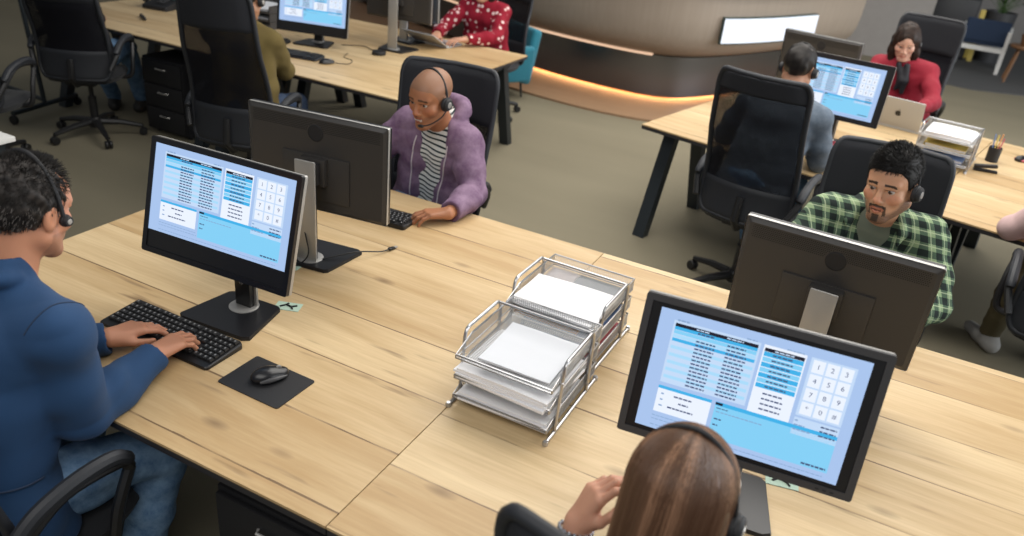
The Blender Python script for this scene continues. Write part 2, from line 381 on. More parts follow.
def nets(D, lo, h):
    ins = D < 0
    c = [ins[i:ins.shape[0]-1+i, j:ins.shape[1]-1+j, k:ins.shape[2]-1+k] for i in (0, 1) for j in (0, 1) for k in (0, 1)]
    any_ = c[0].copy(); all_ = c[0].copy()
    for x in c[1:]: any_ |= x; all_ &= x
    act = any_ & ~all_; I = np.argwhere(act); idm = -np.ones(act.shape, np.int32); idm[act] = np.arange(len(I))
    offs = np.array([(i, j, k) for i in (0, 1) for j in (0, 1) for k in (0, 1)])
    val = np.stack([D[I[:, 0]+o[0], I[:, 1]+o[1], I[:, 2]+o[2]] for o in offs], 1).astype(np.float64)
    acc = np.zeros((len(I), 3)); cnt = np.zeros(len(I))
    for a in range(8):
        for b in range(a+1, 8):
            if abs(offs[a]-offs[b]).sum() != 1: continue
            va, vb = val[:, a], val[:, b]; m = (va < 0) != (vb < 0); t = np.where(m, va/np.where(m, va-vb, 1), 0)
            acc += m[:, None]*(offs[a]+t[:, None]*(offs[b]-offs[a])); cnt += m
    V = lo+h*(I+acc/cnt[:, None]); F = []
    for ax in range(3):
        o = [0, 0, 0]; o[ax] = 1
        A = ins[:ins.shape[0]-o[0], :ins.shape[1]-o[1], :ins.shape[2]-o[2]]; B = ins[o[0]:, o[1]:, o[2]:]
        E = np.argwhere(A != B); u, v = [(1, 2), (2, 0), (0, 1)][ax]
        ok = (E[:, u] > 0) & (E[:, v] > 0) & (E[:, u] < act.shape[u]) & (E[:, v] < act.shape[v]) & (E[:, ax] < act.shape[ax]); E = E[ok]
        q = []
        for du, dv in ((-1, -1), (0, -1), (0, 0), (-1, 0)):
            e = E.copy(); e[:, u] += du; e[:, v] += dv; q.append(idm[e[:, 0], e[:, 1], e[:, 2]])
        q = np.stack(q, 1); flip = ~A[E[:, 0], E[:, 1], E[:, 2]]; q[flip] = q[flip][:, ::-1]; F.append(q)
    return V, np.concatenate(F)
def wob(P, f, seed=0, n=5):
    r = np.random.RandomState(seed); out = np.zeros(len(P))
    for i in range(n):
        k = r.normal(size=3); k = k/np.linalg.norm(k)*f*(.6+.9*r.rand()); out += np.sin(P@k+r.rand()*6.28)
    return out/n**.5
def np_obj(name, V, F, mat, parent=None, col=None, loc=None, mats=None, mi=None, smooth=True):
    me = bpy.data.meshes.new(name); V = np.asarray(V, np.float32); me.vertices.add(len(V)); me.vertices.foreach_set('co', V.ravel())
    if isinstance(F, np.ndarray):
        tot = np.full(len(F), F.shape[1]); flat = F.ravel()
    else:
        tot = np.array([len(f) for f in F]); flat = np.concatenate([np.asarray(f) for f in F])
    st = np.concatenate([[0], np.cumsum(tot)[:-1]])
    me.loops.add(len(flat)); me.loops.foreach_set('vertex_index', flat.astype(np.int32)); me.polygons.add(len(tot)); me.polygons.foreach_set('loop_start', st.astype(np.int32))
    me.polygons.foreach_set('use_smooth', [smooth]*len(tot))
    me.materials.append(M[mat] if isinstance(mat, str) else mat)
    me.update(calc_edges=True); me.validate()
    if col is not None:
        a = me.color_attributes.new('Col', 'FLOAT_COLOR', 'POINT'); c = np.ones((len(V), 4), np.float32); c[:, :3] = col; a.data.foreach_set('color', c.ravel())
    o = bpy.data.objects.new(name, me); link(o, parent)
    if loc is not None: o.location = loc
    return o
def rotm(yaw=0., pitch=0., roll=0.):
    # columns: right, forward, up; yaw turns to the left, pitch looks down, roll tips the head to its right
    return np.array((Matrix.Rotation(yaw, 3, 'Z') @ Matrix.Rotation(-pitch, 3, 'X') @ Matrix.Rotation(roll, 3, 'Y')))

# ------------------------------------------------------------------ people
def head_vol(v, c, m, s=1., fem=False, smile=0.):
    g = lambda x, y, z: c+m@(np.array((x, y, z))*s)
    E = lambda p, r, k=.02, op=1: v.ell(g(*p), V3(r)*s, m, k*s, op)
    Cn = lambda a, b, ra, rb, k=.012, op=1: v.cone(g(*a), g(*b), ra*s, rb*s, k*s, op)
    E((0, -.018, .038), (.077, .098, .084), .02)
    E((0, .022, -.025), (.064, .070, .078), .03)
    E((0, .035, .045), (.062, .058, .05), .03)
    w = .052 if fem else .057
    for sx in (-1, 1):
        Cn((sx*w, .0, -.055), (sx*.018, .066, -.103), .022, .018, .03)
        E((sx*.041, .058, -.024), (.026, .027, .024), .02)
        Cn((sx*.044, .074, .027), (sx*.010, .089 if not fem else .086, .022), .009 if not fem else .0065, .010 if not fem else .007, .016)
        E((sx*.031, .103, .006), (.020, .016, .013), .014, -1)
        Cn((sx*.018, .091, .0165), (sx*.045, .081, .013), .0045, .004, .006)
        E((sx*.078, -.008, -.004), (.010, .020, .033), .008); E((sx*.088, -.004, .0), (.006, .011, .020), .006, -1)
        E((sx*.011, .098, -.034), (.0085, .010, .0075), .008)
    E((0, .074, -.105), (.023, .020, .018), .022)
    Cn((0, .088, .016), (0, .110 if not fem else .104, -.026), .0075, .0105 if not fem else .0085, .012)
    E((0, .109 if not fem else .103, -.030), (.0105 if not fem else .008, .010, .009), .008)
    E((0, .078, -.062), (.030, .022, .024), .02)
    zc = .007*smile
    for sx in (-1, 1):
        Cn((0, .0985, -.0595), (sx*(.021+.005*smile), .085, -.062+zc), .0048, .003, .006)
        Cn((0, .0965, -.0735), (sx*(.018+.005*smile), .085, -.0685+zc), .0062, .0035, .006)
    E((0, .104, -.0660), (.017+.004*smile, .010, .0018+.0032*smile), .003, -1)
    for sx in (-1, 1): E((sx*.0315, .094, .0045), (.0145, .020, .0046 if not fem else .0052), .003, -1)
def eyes(c, m, s=1., gaze=(0., 0.), iris=(.06, .03, .015)):
    V = []; F = []; C = []
    for sx in (-1, 1):
        o = len(V)
        for i in range(9):
            for j in range(14):
                t = PI*i/8; a = 2*PI*j/14; n = V3((math.sin(t)*math.cos(a), math.cos(t), math.sin(t)*math.sin(a)))
                V.append(c+m@((np.array((sx*.0315, .0755, .005))+n*.0128)*s))
                q = n-V3((gaze[0], 0, gaze[1])); r = math.hypot(q[0], q[2]) if n[1] > 0 else 9
                C.append((.012, .010, .010) if r < .22 else iris if r < .56 else (.46, .41, .38))
        for i in range(8):
            for j in range(14): F.append((o+i*14+j, o+(i+1)*14+j, o+(i+1)*14+(j+1) % 14, o+i*14+(j+1) % 14))
    return np.array(V), np.array(F), np.array(C)
def hand_vol(v, w, f, u, side, curl=(.35, .35, .25), spread=.06, s=1., fing=None, thumb=.0):
    w = V3(w); f = unit(f); u = V3(u); u = unit(u-f*(u@f)); lat = np.cross(f, u); td = -lat if side > 0 else lat
    P = lambda a, b, c: w+(f*a+td*b+u*c)*s
    off = (.028, .0095, -.010, -.028); ln = (.090, .094, .088, .078)
    seg = ((.043, .026, .021), (.047, .030, .022), (.043, .027, .021), (.034, .021, .018))
    for i in range(4):
        v.cone(P(.0, off[i]*.55, 0), P(ln[i], off[i], 0), .0165*s, .0118*s, .014*s)
    v.cone(P(.01, .012, -.006), P(.045, .022, -.010), .019*s, .016*s, .015*s)
    for i in range(4):
        p = P(ln[i], off[i], .0); a = 0; cu = curl if fing is None else fing[i]
        sp = spread*(1.5-i); d0 = unit(f+td*sp)
        r = (.0098, .0086, .0078, .0068) if i < 3 else (.0086, .0076, .0069, .006)
        for kx in range(3):
            a += cu[kx]; q = p+(d0*math.cos(a)-u*math.sin(a))*seg[i][kx]*s
            v.cone(p, q, r[kx]*s, r[kx+1]*s, .0035*s); p = q
    t0 = P(.022, .022, -.008); t1 = P(.052, .046+thumb*.02, -.016); t2 = P(.082, .055+thumb*.03, -.022); t3 = P(.105, .054+thumb*.03, -.027)
    v.cone(t0, t1, .0165*s, .0120*s, .012*s); v.cone(t1, t2, .0112*s, .0098*s, .003); v.cone(t2, t3, .0096*s, .0078*s, .003)
def torso(v, j, o=0., k=.05, w=1., low=True):
    ax = unit(V3(j['shr'])-V3(j['shl'])); hip, ch, nk = V3(j['hip']), V3(j['chest']), V3(j['neck']); mid = (hip+ch)*.5+V3(j.get('midoff', (0, 0, 0)))
    for sx in (-1, 1):
        a = ax*sx
        if low: v.cone(hip+a*.085*w, mid+a*.07*w, .115+o, .100+o, k)
        v.cone(mid+a*.07*w, ch+a*.085*w, .100+o, .105+o, k)
        sh = V3(j['shr'] if sx > 0 else j['shl'])
        v.cone(ch+a*.07*w, sh*.75+ch*.25+V3((0, 0, -.01)), .10+o, .066+o, k)
        v.cone(nk+a*.035+V3((0, 0, -.03)), sh, .052+o*.7, .056+o, .035)
def arm(v, j, side, o=0., k=.02, cut=1.0, mus=1.):
    S, E_, W = (V3(j[n+side]) for n in ('sh', 'el', 'wr')); e2 = E_+(W-E_)*cut
    v.limb([S, S*.45+E_*.55, E_], [.056*mus+o, .047*mus+o, .040*mus+o], k)
    rw = .040*mus+(.026-.040*mus)*cut
    v.limb([E_, E_*.65+W*.35 if cut > .4 else (E_+e2)/2, e2], [.040*mus+o, .041*mus+o, rw+o], k)
def person(label, origin, th, j, skin, head, group=None, fine=.003, s=1., fem=False, smile=0., gaze=(0, 0), facecol=None, hands=None, forearm=True, mus=1., neckr=.054, shoes='shoe_dark', trousers='darktrouser', legs=True):
    """body (one surface: trunk, neck, head, arms, hands); garments are added by the caller as children"""
    root = thing('person', label, 'person', origin, th, group)
    hc = V3(head[0]); m = rotm(*head[1:4]); v = Vol()
    torso(v, j, 0., low=True)
    hb = hc+m@(np.array((0, -.022, -.06))*s)
    v.cone(V3(j['neck'])+V3((0, 0, -.05)), hb, neckr*1.12, neckr, .035)
    for sd in 'lr':
        arm(v, j, sd, 0., mus=mus)
        hv = dict((hands or {})).get(sd, {})
        f = hv.get('f', unit(V3(j['wr'+sd])-V3(j['el'+sd]))); kw = {a: b for a, b in hv.items() if a not in ('f', 'u')}
        hand_vol(v, j['wr'+sd], f, hv.get('u', (0, 0, 1)), 1 if sd == 'r' else -1, **kw)
    head_vol(v, hc, m, s, fem, smile)
    V, F = v.mesh(fine)
    q = (V-hc)@m/s; C = np.tile(V3(skin), (len(V), 1))
    C *= (1+.06*wob(V, 60, 3))[:, None]
    near = (np.abs(q) < .14).all(1); x, y, z = q.T; ax_ = np.abs(x)
    def paint(mask, c, a=1.):
        a = a[mask][:, None] if isinstance(a, np.ndarray) else a; C[mask] = C[mask]*(1-a)+V3(c)*a
    red = near & (y > .03) & (((ax_-.045)**2/.022**2+(z+.025)**2/.02**2 < 1) | ((ax_ < .014) & (z < -.012) & (z > -.042) & (y > .095)) | ((ax_ > .07) & (np.abs(z) < .035)))
    paint(red, (skin[0]*1.02, skin[1]*.82, skin[2]*.80), .25 if fem else .6)
    if facecol: facecol(paint, near, x, y, z, ax_)
    zc = .007*smile
    lips = near & (y > .078) & (ax_ < .026) & (z > -.0805) & (z < -.0545+zc*.5) & (np.abs(z+.0665-zc*(ax_/.02)) < .0135*(1-(ax_/.028)**2)); paint(lips, (skin[0]*.80, skin[1]*.50, skin[2]*.50), .8)
    mouth = near & (y > .070) & (ax_ < .0165+.004*smile) & (np.abs(z+.066) < .0030+.0026*smile) & (y < .0975); paint(mouth, (.62, .58, .52) if smile > .5 else (.10, .03, .025), .9)
    lash = near & (y > .066) & (((ax_-.0315)/.0175)**2+((z-.0075)/.0055)**2 < 1) & (z > .0065); paint(lash, (.02, .012, .01), .55)
    eV, eF, eC = eyes(hc, m, s, gaze)
    b = np_obj('body', np.vstack([V, eV]), np.vstack([F, eF+len(V)]), 'skin_m', root, np.vstack([C, eC]))
    if legs:
        tv = Vol(); hip = V3(j['hip'])
        for sd, sx in (('l', -1), ('r', 1)):
            kn, an = V3(j['kn'+sd]), V3(j['an'+sd])
            tv.limb([hip+V3((sx*.085, .0, -.01)), hip*.5+kn*.5+V3((sx*.03, 0, -.005)), kn], [.105, .088, .070], .03); tv.limb([kn, kn*.6+an*.4, an+V3((0, 0, .03))], [.070, .067, .055], .02)
        tv.cone(hip+V3((-.07, 0, .03)), hip+V3((.07, 0, .03)), .115, .115, .04)
        V, F = tv.mesh(.009, lambda P: .0035*wob(P*V3((1, 1, 1.6)), 45, 5)); np_obj('trousers', V, F, trousers, root)
        for sd in 'lr':
            an = V3(j['an'+sd]); fd = unit((V3(j['kn'+sd])-V3(j['hip']))*V3((1, 1, 0))); sv = Vol(); lt = np.cross(fd, (0, 0, 1))
            b0 = np.array((an[0], an[1], 0)); sv.limb([b0-fd*.05+V3((0, 0, .045)), b0+fd*.07+V3((0, 0, .042)), b0+fd*.17+V3((0, 0, .034))], [.043, .040, .032], .02); sv.cone(b0-fd*.02+V3((0, 0, .06)), an+V3((0, 0, .03)), .046, .042, .02)
            sv.fn(lambda P: P[:, 2]-.002, -1, .003); V, F = sv.mesh(.007); np_obj('shoe', V, F, shoes, root)
    root['_'] = 0; del root['_']
    return root, hc, m
def hairline(ys, zs): return lambda y: np.interp(y, ys, zs)
def hair_cap(root, hc, m, col, r=(.085, .107, .093), c=(0, -.02, .040), line=None, s=1., h=.0035, amp=.003, freq=120, extra=None, col2=None, stretch=(1, 1, 1), mat='hair', name='hair', lo=None):
    v = Vol(); v.ell(hc+m@(V3(c)*s), V3(r)*s, m, .01)
    if extra: extra(v, lambda p: hc+m@(V3(p)*s), m)
    ln = line or hairline((-.13, -.07, -.035, -.012, .012, .030, .042, .055, .075, .11), (-.075, -.075, -.045, .002, .008, -.022, .022, .052, .070, .080))
    def cut(P):
        q = (P-hc)@m/s; return (q[:, 2]-ln(q[:, 1]))*.75*s
    v.fn(cut, -1, .004)
    st = V3(stretch)
    V, F = v.mesh(h, lambda P: amp*wob(((P-hc)@m)*st, freq, 11, 7))
    n = wob(((V-hc)@m)*st*V3((1, 1, .6)), freq*1.7, 4, 6); C = V3(col)+np.clip(n*.5+.4, 0, 1)[:, None]*(V3(col2 if col2 is not None else V3(col)*1.7)-V3(col))
    return np_obj(name, V, F, mat, root, C)
def strands(curves, cols, rad=.0009, n=3):
    """thin tapering hairs: curves = list of (k,3) arrays"""
    V = []; F = []; C = []
    for cu, c in zip(curves, cols):
        k = len(cu); o = len(V)
        for i in range(k):
            t = cu[min(i+1, k-1)]-cu[max(i-1, 0)]; t = t/(np.linalg.norm(t)+1e-9); u = np.cross(t, (.3, .5, .81)); u /= np.linalg.norm(u)+1e-9; w = np.cross(t, u); rr = rad*(1-.75*(i/(k-1))**2)
            for a in range(n):
                an = 2*PI*a/n; V.append(cu[i]+(u*math.cos(an)+w*math.sin(an))*rr); C.append(c)
        for i in range(k-1):
            for a in range(n): F.append((o+i*n+a, o+i*n+(a+1) % n, o+(i+1)*n+(a+1) % n, o+(i+1)*n+a))
    return np.array(V), np.array(F), np.array(C)
def merge_into(o, V, F, C):
    """append strands to an existing hair mesh so the hair stays one object"""
    me = o.data; n = len(me.vertices); v0 = np.zeros(n*3, np.float32); me.vertices.foreach_get('co', v0); c0 = np.zeros(n*4, np.float32); me.color_attributes['Col'].data.foreach_get('color', c0)
    nf = len(me.polygons); f0 = np.zeros(len(me.loops), np.int32); me.loops.foreach_get('vertex_index', f0); f0 = f0.reshape(nf, -1)
    V2 = np.vstack([v0.reshape(-1, 3), V]); F2 = np.vstack([f0, F+n]); C2 = np.vstack([c0.reshape(-1, 4)[:, :3], C])
    p = o.parent; nm = o.name; mat = me.materials[0]; bpy.data.objects.remove(o); bpy.data.meshes.remove(me)
    return np_obj(nm, V2, F2, mat, p, C2)
def top_garment(root, j, mat,  o=.012, name='shirt', cuts=(1., 1.), h=.006, folds=.003, ff=38, neck=.075, opening=None, collar=None, hem=True, extra=None, neckoff=(0, .01, .035), arms=True, mus=1., fill=0.):
    v = Vol(); torso(v, j, o)
    if fill: v.cone(V3(j['neck'])+V3((0, -.01, -.06)), V3(j['neck'])+V3((0, .004, fill)), .088, .066, .03)
    if arms:
        for sd, c in zip('lr', cuts):
            arm(v, j, sd, o+.004, .025, c, mus)
            W = V3(j['wr'+sd]); E_ = V3(j['el'+sd]); e2 = E_+(W-E_)*c; d = unit(W-E_); v.cone(e2+d*.07, e2+d*.12, .068, .068, .004, -1)
    if extra: extra(v)
    if neck: v.ell(V3(j['neck'])+V3(neckoff), (neck, neck*.95, neck*.75), None, .008, -1)
    if opening: opening(v)
    if collar: collar(v)
    V, F = v.mesh(h, lambda P: folds*.6*wob(P*V3((1, 1, 1.4)), ff, 8, 6)+folds*1.5*(np.abs(wob(P*V3((.8, .8, 1.7)), ff*.75, 12, 5))-.75)*-1*.6+folds*.35*wob(P, ff*2.3, 9, 6))
    return np_obj(name, V, F, mat, root)
def headset(label, root_o, th, hc, m, s=1., cups=(1, 1), boom=1, rad=.0055, band=(.088, .138), group=None, tilt=0., cs=1., fwd=0.):
    W = np.array(Matrix.Rotation(th, 3, 'Z')); pos = V3(root_o)+W@hc; rm = Matrix((W@m).tolist())
    t = thing('headset', label, 'headset', tuple(pos), 0, group); t.rotation_euler = rm.to_euler(); t.scale = (s, s, s)
    mb = MB(); pts = [(band[0]*math.cos(a), -.006+fwd*(1-math.sin(a))-.018*math.sin(a)*(1+tilt), -.004+band[1]*math.sin(a)) for a in np.linspace(0, PI, 25)]
    mb.tube(pts, rad, 8); mb.build('headband', 'soft_black', t)
    for sx, on in zip((-1, 1), cups):
        if not on: continue
        mb = MB(); mb.lathe([(a*cs, b*max(cs, .7)) for a, b in [(.004, .020), (.022, .019), (.027, .013), (.027, .006), (.031, .004), (.031, -.006), (.024, -.010), (.004, -.010)]], 22, (sx*(band[0]), fwd, -.010), 0, (0, sx*PI/2, 0)); mb.build('ear_cup', 'soft_black', t)
        mb = MB(); mb.lathe([(a*cs, b*max(cs, .7)) for a, b in [(.003, .0215), (.012, .0212), (.0135, .0195)]], 18, (sx*(band[0]), fwd, -.010), 0, (0, sx*PI/2, 0)); mb.build('ear_cup_disc', 'silver', t)
    if boom:
        mb = MB(); b = spline([(boom*(band[0]+.012), .0, -.018), (boom*(band[0]+.008), .045, -.048), (boom*.066, .088, -.070), (boom*.040, .116, -.076)], 8); mb.tube(b, .0028, 6); mb.build('microphone_boom', 'black', t)
        mb = MB(); mb.tube([b[-1]-Vector((-boom*.006, -.004, 0)), b[-1], b[-1]+Vector((-boom*.012, .004, 0)), b[-1]+Vector((-boom*.02, .004, 0))], [.003, .007, .0075, .004], 10); mb.build('microphone', 'black', t)
    return t
def to_local(origin, th, p):
    d = V3(p)-V3(origin); c, s_ = math.cos(-th), math.sin(-th); return (d[0]*c-d[1]*s_, d[0]*s_+d[1]*c, d[2])

def short_strands(o, hc, m, n, c, r, line, base, s=1., ln=.014, rad=.0008, flow=(0, .3, .3), gray=None, seed=4, front=.02):
    rg = np.random.RandomState(seed); cs = []; cc = []; c = V3(c); r = V3(r); fl = V3(flow)
    for i in range(n):
        d0 = rg.normal(size=3); d0 /= np.linalg.norm(d0); p = c+d0*r*.985
        if p[2] < line(p[1])+.002: continue
        up = max(0, d0[2]); fr = np.clip(p[1]/.08, 0, 1); L_ = ln*(.6+.5*up)+front*up*fr+rg.rand()*.006
        side = np.array((0, -.35, -.8)); d = d0*(.40+.45*up)+fl*up+side*(1-up)+rg.normal(size=3)*.2; d /= np.linalg.norm(d)
        b = d+np.array((0, 0, -.35)); cs.append(np.array([hc+m@(q*s) for q in (p, p+d*L_*.5, p+d*L_*.85+b*L_*.1, p+d*L_)])); g = rg.rand()
        cc.append(gray if gray and p[1] < .03 and p[2] < .03 and g > .55 else tuple(V3(base)*(.8+1.6*g)))
    return merge_into(o, *strands(cs, cc, rad))

# ------------------------------------------------------------------ setting
DZ = .74      # desk height
def flat(name, pts, z0, z1, mat):
    return struct(MB().prism(pts, z0, z1).build(name, mat, smooth=False))
flat('floor', [(-10, -2), (7, -2), (7, 17), (-10, 17)], -.1, 0, 'carpet')
struct(MB().box((-1.5, 17.1, 1.5), (17.4, .2, 3.2)).build('wall_back', 'wall', smooth=False))
struct(MB().box((-10.1, 7.5, 1.5), (.2, 19.4, 3.2)).build('wall_left', 'wall', smooth=False))
struct(MB().box((-.75, 13.25, 1.5), (1.7, .25, 2.998)).build('wall_right', 'wall', smooth=False))

# ------------------------------------------------------------------ monitors
def ui_mesh(w, h, rect):
    """the call-centre page on the display: flat painted rectangles and digits, local XZ plane, facing -Y"""
    names = list(UI); mb = MB(); ix = {n: i for i, n in enumerate(names)}
    X = lambda u: -w/2+w*(rect[0]+(rect[2]-rect[0])*u); Z = lambda t: h/2-h*(rect[1]+(rect[3]-rect[1])*t)
    lay = [0]
    def q(u0, t0, u1, t1, c, y): mb.quad(X(u0), Z(t1), X(u1), Z(t0), -.0002*y, ix[c])
    mb.quad(-w/2, -h/2, w/2, h/2, 0, ix['off']); q(0, 0, 1, 1, 'bg', 1)
    rr = random.Random(3)
    def dash(u0, u1, t, c='ink', hh=.0065, y=5):
        u = u0
        while u < u1-.004:
            l = min(u1-u, rr.choice((.014, .018, .022))); q(u, t-hh, u+l, t+hh, c, y); u += l+.004
    # big table
    q(.075, .075, .50, .595, 'panel', 2); q(.085, .095, .49, .122, 'head', 3); dash(.09, .15, .07, 'faint', .007)
    q(.085, .122, .49, .148, 'cyan', 3); q(.085, .152, .49, .180, 'sky', 3); dash(.19, .26, .108, 'panel', .005); dash(.34, .42, .108, 'panel', .005); dash(.43, .48, .07, 'faint', .005)
    for i in range(13):
        t = .186+i*.031; q(.085, t, .49, t+.026, ('ice', 'cyan', 'panel', 'ice')[i % 4] if i < 2 else ('panel', 'ice')[i % 2], 3)
        dash(.20, .295, t+.013); dash(.35, .45, t+.013)
    dash(.20, .28, .135); dash(.35, .44, .166)
    # second table
    q(.515, .075, .715, .64, 'white', 2); q(.522, .098, .708, .126, 'head', 3); dash(.57, .66, .112, 'panel', .005); dash(.62, .70, .07, 'faint', .005)
    for i in range(7):
        t = .128+i*.042; q(.522, t, .708, t+.036, 'cyan' if i % 2 == 0 else 'sky', 3); dash(.565, .665, t+.018)
    for i in range(4): dash(.565, .665, .455+i*.042)
    # keypad
    q(.735, .075, .945, .545, 'panel', 2); keys = '123456789*0#'
    for i in range(12):
        u = .748+(i % 3)*.064; t = .09+(i//3)*.113; q(u, t, u+.056, t+.10, 'white', 3)
        cu = bpy.data.curves.new('digit', 'FONT'); cu.body = keys[i]; cu.size = h*.05; cu.align_x = 'CENTER'; cu.align_y = 'CENTER'
        ob = bpy.data.objects.new('digit', cu); COL.objects.link(ob); bpy.context.view_layer.update(); me = ob.evaluated_get(bpy.context.evaluated_depsgraph_get()).to_mesh()
        vs = [(X(u+.028)+p.co.x, -.0012, Z(t+.05)+p.co.y) for p in me.vertices]; fs = [tuple(p.vertices) for p in me.polygons]; mb.add(vs, fs, ix['ink'])
        bpy.data.objects.remove(ob); bpy.data.curves.remove(cu)
    q(.735, .56, .945, .70, 'panel', 2)
    for i in range(3):
        dash(.74, .76+.03*i, .585+i*.036, 'faint', .006); dash(.86, .935, .585+i*.036, 'ink', .006)
    # lower boxes
    q(.075, .625, .345, .85, 'white', 2); q(.075, .625, .345, .65, 'cyan', 3)
    for i in range(3): dash(.095, .115, .69+i*.05, 'faint', .006); dash((.16, .19, .14)[i], (.25, .24, .27)[i], .69+i*.05)
    q(.365, .625, .945, .655, 'cyan', 3); q(.365, .655, .945, .93, 'sky', 2); q(.365, .63, .40, .65, 'head', 4)
    dash(.375, .43, .675, 'ink', .004); dash(.375, .60, .705, 'faint', .004); dash(.375, .41, .765, 'ink', .006); dash(.375, .40, .815, 'ink', .006); dash(.82, .935, .905, 'ink', .008)
    for i in range(3): dash(.075, .36 if i < 2 else .93, .885+i*.03+(.02 if i == 2 else 0), 'faint', .003)
    return mb.mesh('screen', [UI[n] for n in names], False)
UIM = {}
def monitor(label, loc, rotz, cz, tilt, off=(0, 0), rect=(0, 0, 1, 1), grey=False, group=None, w=.556, h=.361, sign=0, button=True):
    """loc on the desk; the panel centre stands cz above the desk; the screen looks along local -Y"""
    t = thing('monitor', label, 'monitor', (loc[0], loc[1], loc[2]), rotz, group)
    rx = Matrix.Rotation(-tilt, 3, 'X')
    pc = Vector((off[0], off[1], cz))
    def place(o): o.location = pc; o.rotation_euler = (-tilt, 0, 0); return o
    # casing: a front rim around the display, a silver side band and the black tapered back
    mb = MB(); bw = .017
    outer = rrect(w, h, .007, 4); inner = rrect(w-2*bw, h-2*bw, .002, 4)
    n = len(outer); ri = Euler((PI/2, 0, 0)).to_matrix()
    f3 = lambda P, y: [Vector((x, y, z)) for x, z in P]
    vs = f3(outer, -.010)+f3(inner, -.010)+f3(inner, -.006)+f3(outer, .004)
    fs = []
    for i in range(n):
        k = (i+1) % n; fs += [(i, k, n+k, n+i), (n+i, n+k, 2*n+k, 2*n+i), (i, 3*n+i, 3*n+k, k)]
    mb.add(vs, fs, 0); place(mb.build('bezel', 'bezel_grey' if grey else 'bezel', t, True, .5))
    mb = MB(); o2 = rrect(w*1.002, h*1.002, .007, 4); mb.add(f3(o2, .0035)+f3(o2, .016), [(i, n+i, n+(i+1) % n, (i+1) % n) for i in range(n)]+[tuple(range(n))], 0); place(mb.build('side_band', 'silver', t, True, .5))
    mb = MB(); o3 = rrect(w-.004, h-.004, .007, 4); o4 = rrect(w-.03, h-.03, .01, 4)
    mb.add(f3(o3, .016)+f3(o4, .024), [(i, n+i, n+(i+1) % n, (i+1) % n) for i in range(n)]+[tuple(range(n, 2*n))], 0)
    mb.box((0, .0265, -.05), (.27, .008, .17), 0, None, .0035); mb.box((0, .040, -.02), (.10, .030, .10), 0, None, .005)
    back = place(mb.build('back_panel', 'backshell', t, True, .5))
    key = (w, rect)
    if key not in UIM: UIM[key] = ui_mesh(w-2*bw, h-2*bw, rect)
    sc = bpy.data.objects.new('screen', UIM[key]); link(sc, t); sc.location = pc+rx @ Vector((0, -.0065, 0)); sc.rotation_euler = (-tilt, 0, 0)
    # vent slots along the top of the back and the round emblem
    mb = MB(); hole = [(math.cos(2*PI*i/6)*.0021, math.sin(2*PI*i/6)*.0021) for i in range(6)]
    for r_ in range(7):
        for c_ in range(84):
            x = -.25+c_*.006+(r_ % 2)*.003; z = h/2-.022-r_*.0062
            if (x*x+(z-h/2+.066)**2) < .033**2: continue
            mb.add([Vector((x+a, .02455, z+b)) for a, b in hole], [tuple(range(5, -1, -1))])
    place(mb.build('vent_holes', 'vent', t, False))
    mb = MB(); mb.lathe([(.030, 0), (.030, .002), (.0275, .003), (.0275, .0022), (.001, .0022)], 28, (0, .0240, h/2-.066), 0, (-PI/2, 0, 0))
    E_ = MB()
    place(mb.build('emblem_disc', 'soft_black', t, True, .4))
    # stand
    nh = cz-.01
    mb = MB(); mb.box((0, .080, nh/2+.012), (.062, .020, nh+.02), 0, None, .006); mb.build('stand_neck', 'black', t)
    mb = MB(); mb.box((0, .0955, nh/2+.018), (.080, .010, nh+.055), 0, None, .004); mb.build('stand_back', 'silver', t)
    mb = MB(); mb.box((0, .064, cz-.02), (.07, .030, .08), 0, None, .006); mb.build('pivot', 'soft_black', t)
    mb = MB(); mb.lathe([(.0085, 0), (.0085, .003), (.006, .0035), (.006, .001), (.001, .001)], 18, (0, .0705, .105), 0, (PI/2, 0, 0)); mb.build('cable_hole', 'silver', t)
    base = [(-.118, -.075), (.118, -.075), (.138, -.062), (.105, .125), (.092, .135), (-.092, .135), (-.105, .125), (-.138, -.062)]
    bm = MB(); bm.prism(base, 0, .010); bm.build('base', 'soft_black', t, False)
    bm = MB(); bm.prism([(x*.985, y*.985) for x, y in base], .010, .013); bm.build('base_top', 'bezel', t, False)
    bm = MB(); bm.lathe([(.048, .013), (.048, .0155), (.042, .017), (.004, .017)], 28, (0, .075, 0)); bm.build('swivel_disc', 'silver', t)
    mb = MB()
    for i in range(3): mb.box((w/2-.045-.016*i, -.0105, -h/2+.009), (.009, .002, .003), 0, None, .0008)
    place(mb.build('button_row', 'soft_black', t))
    return t

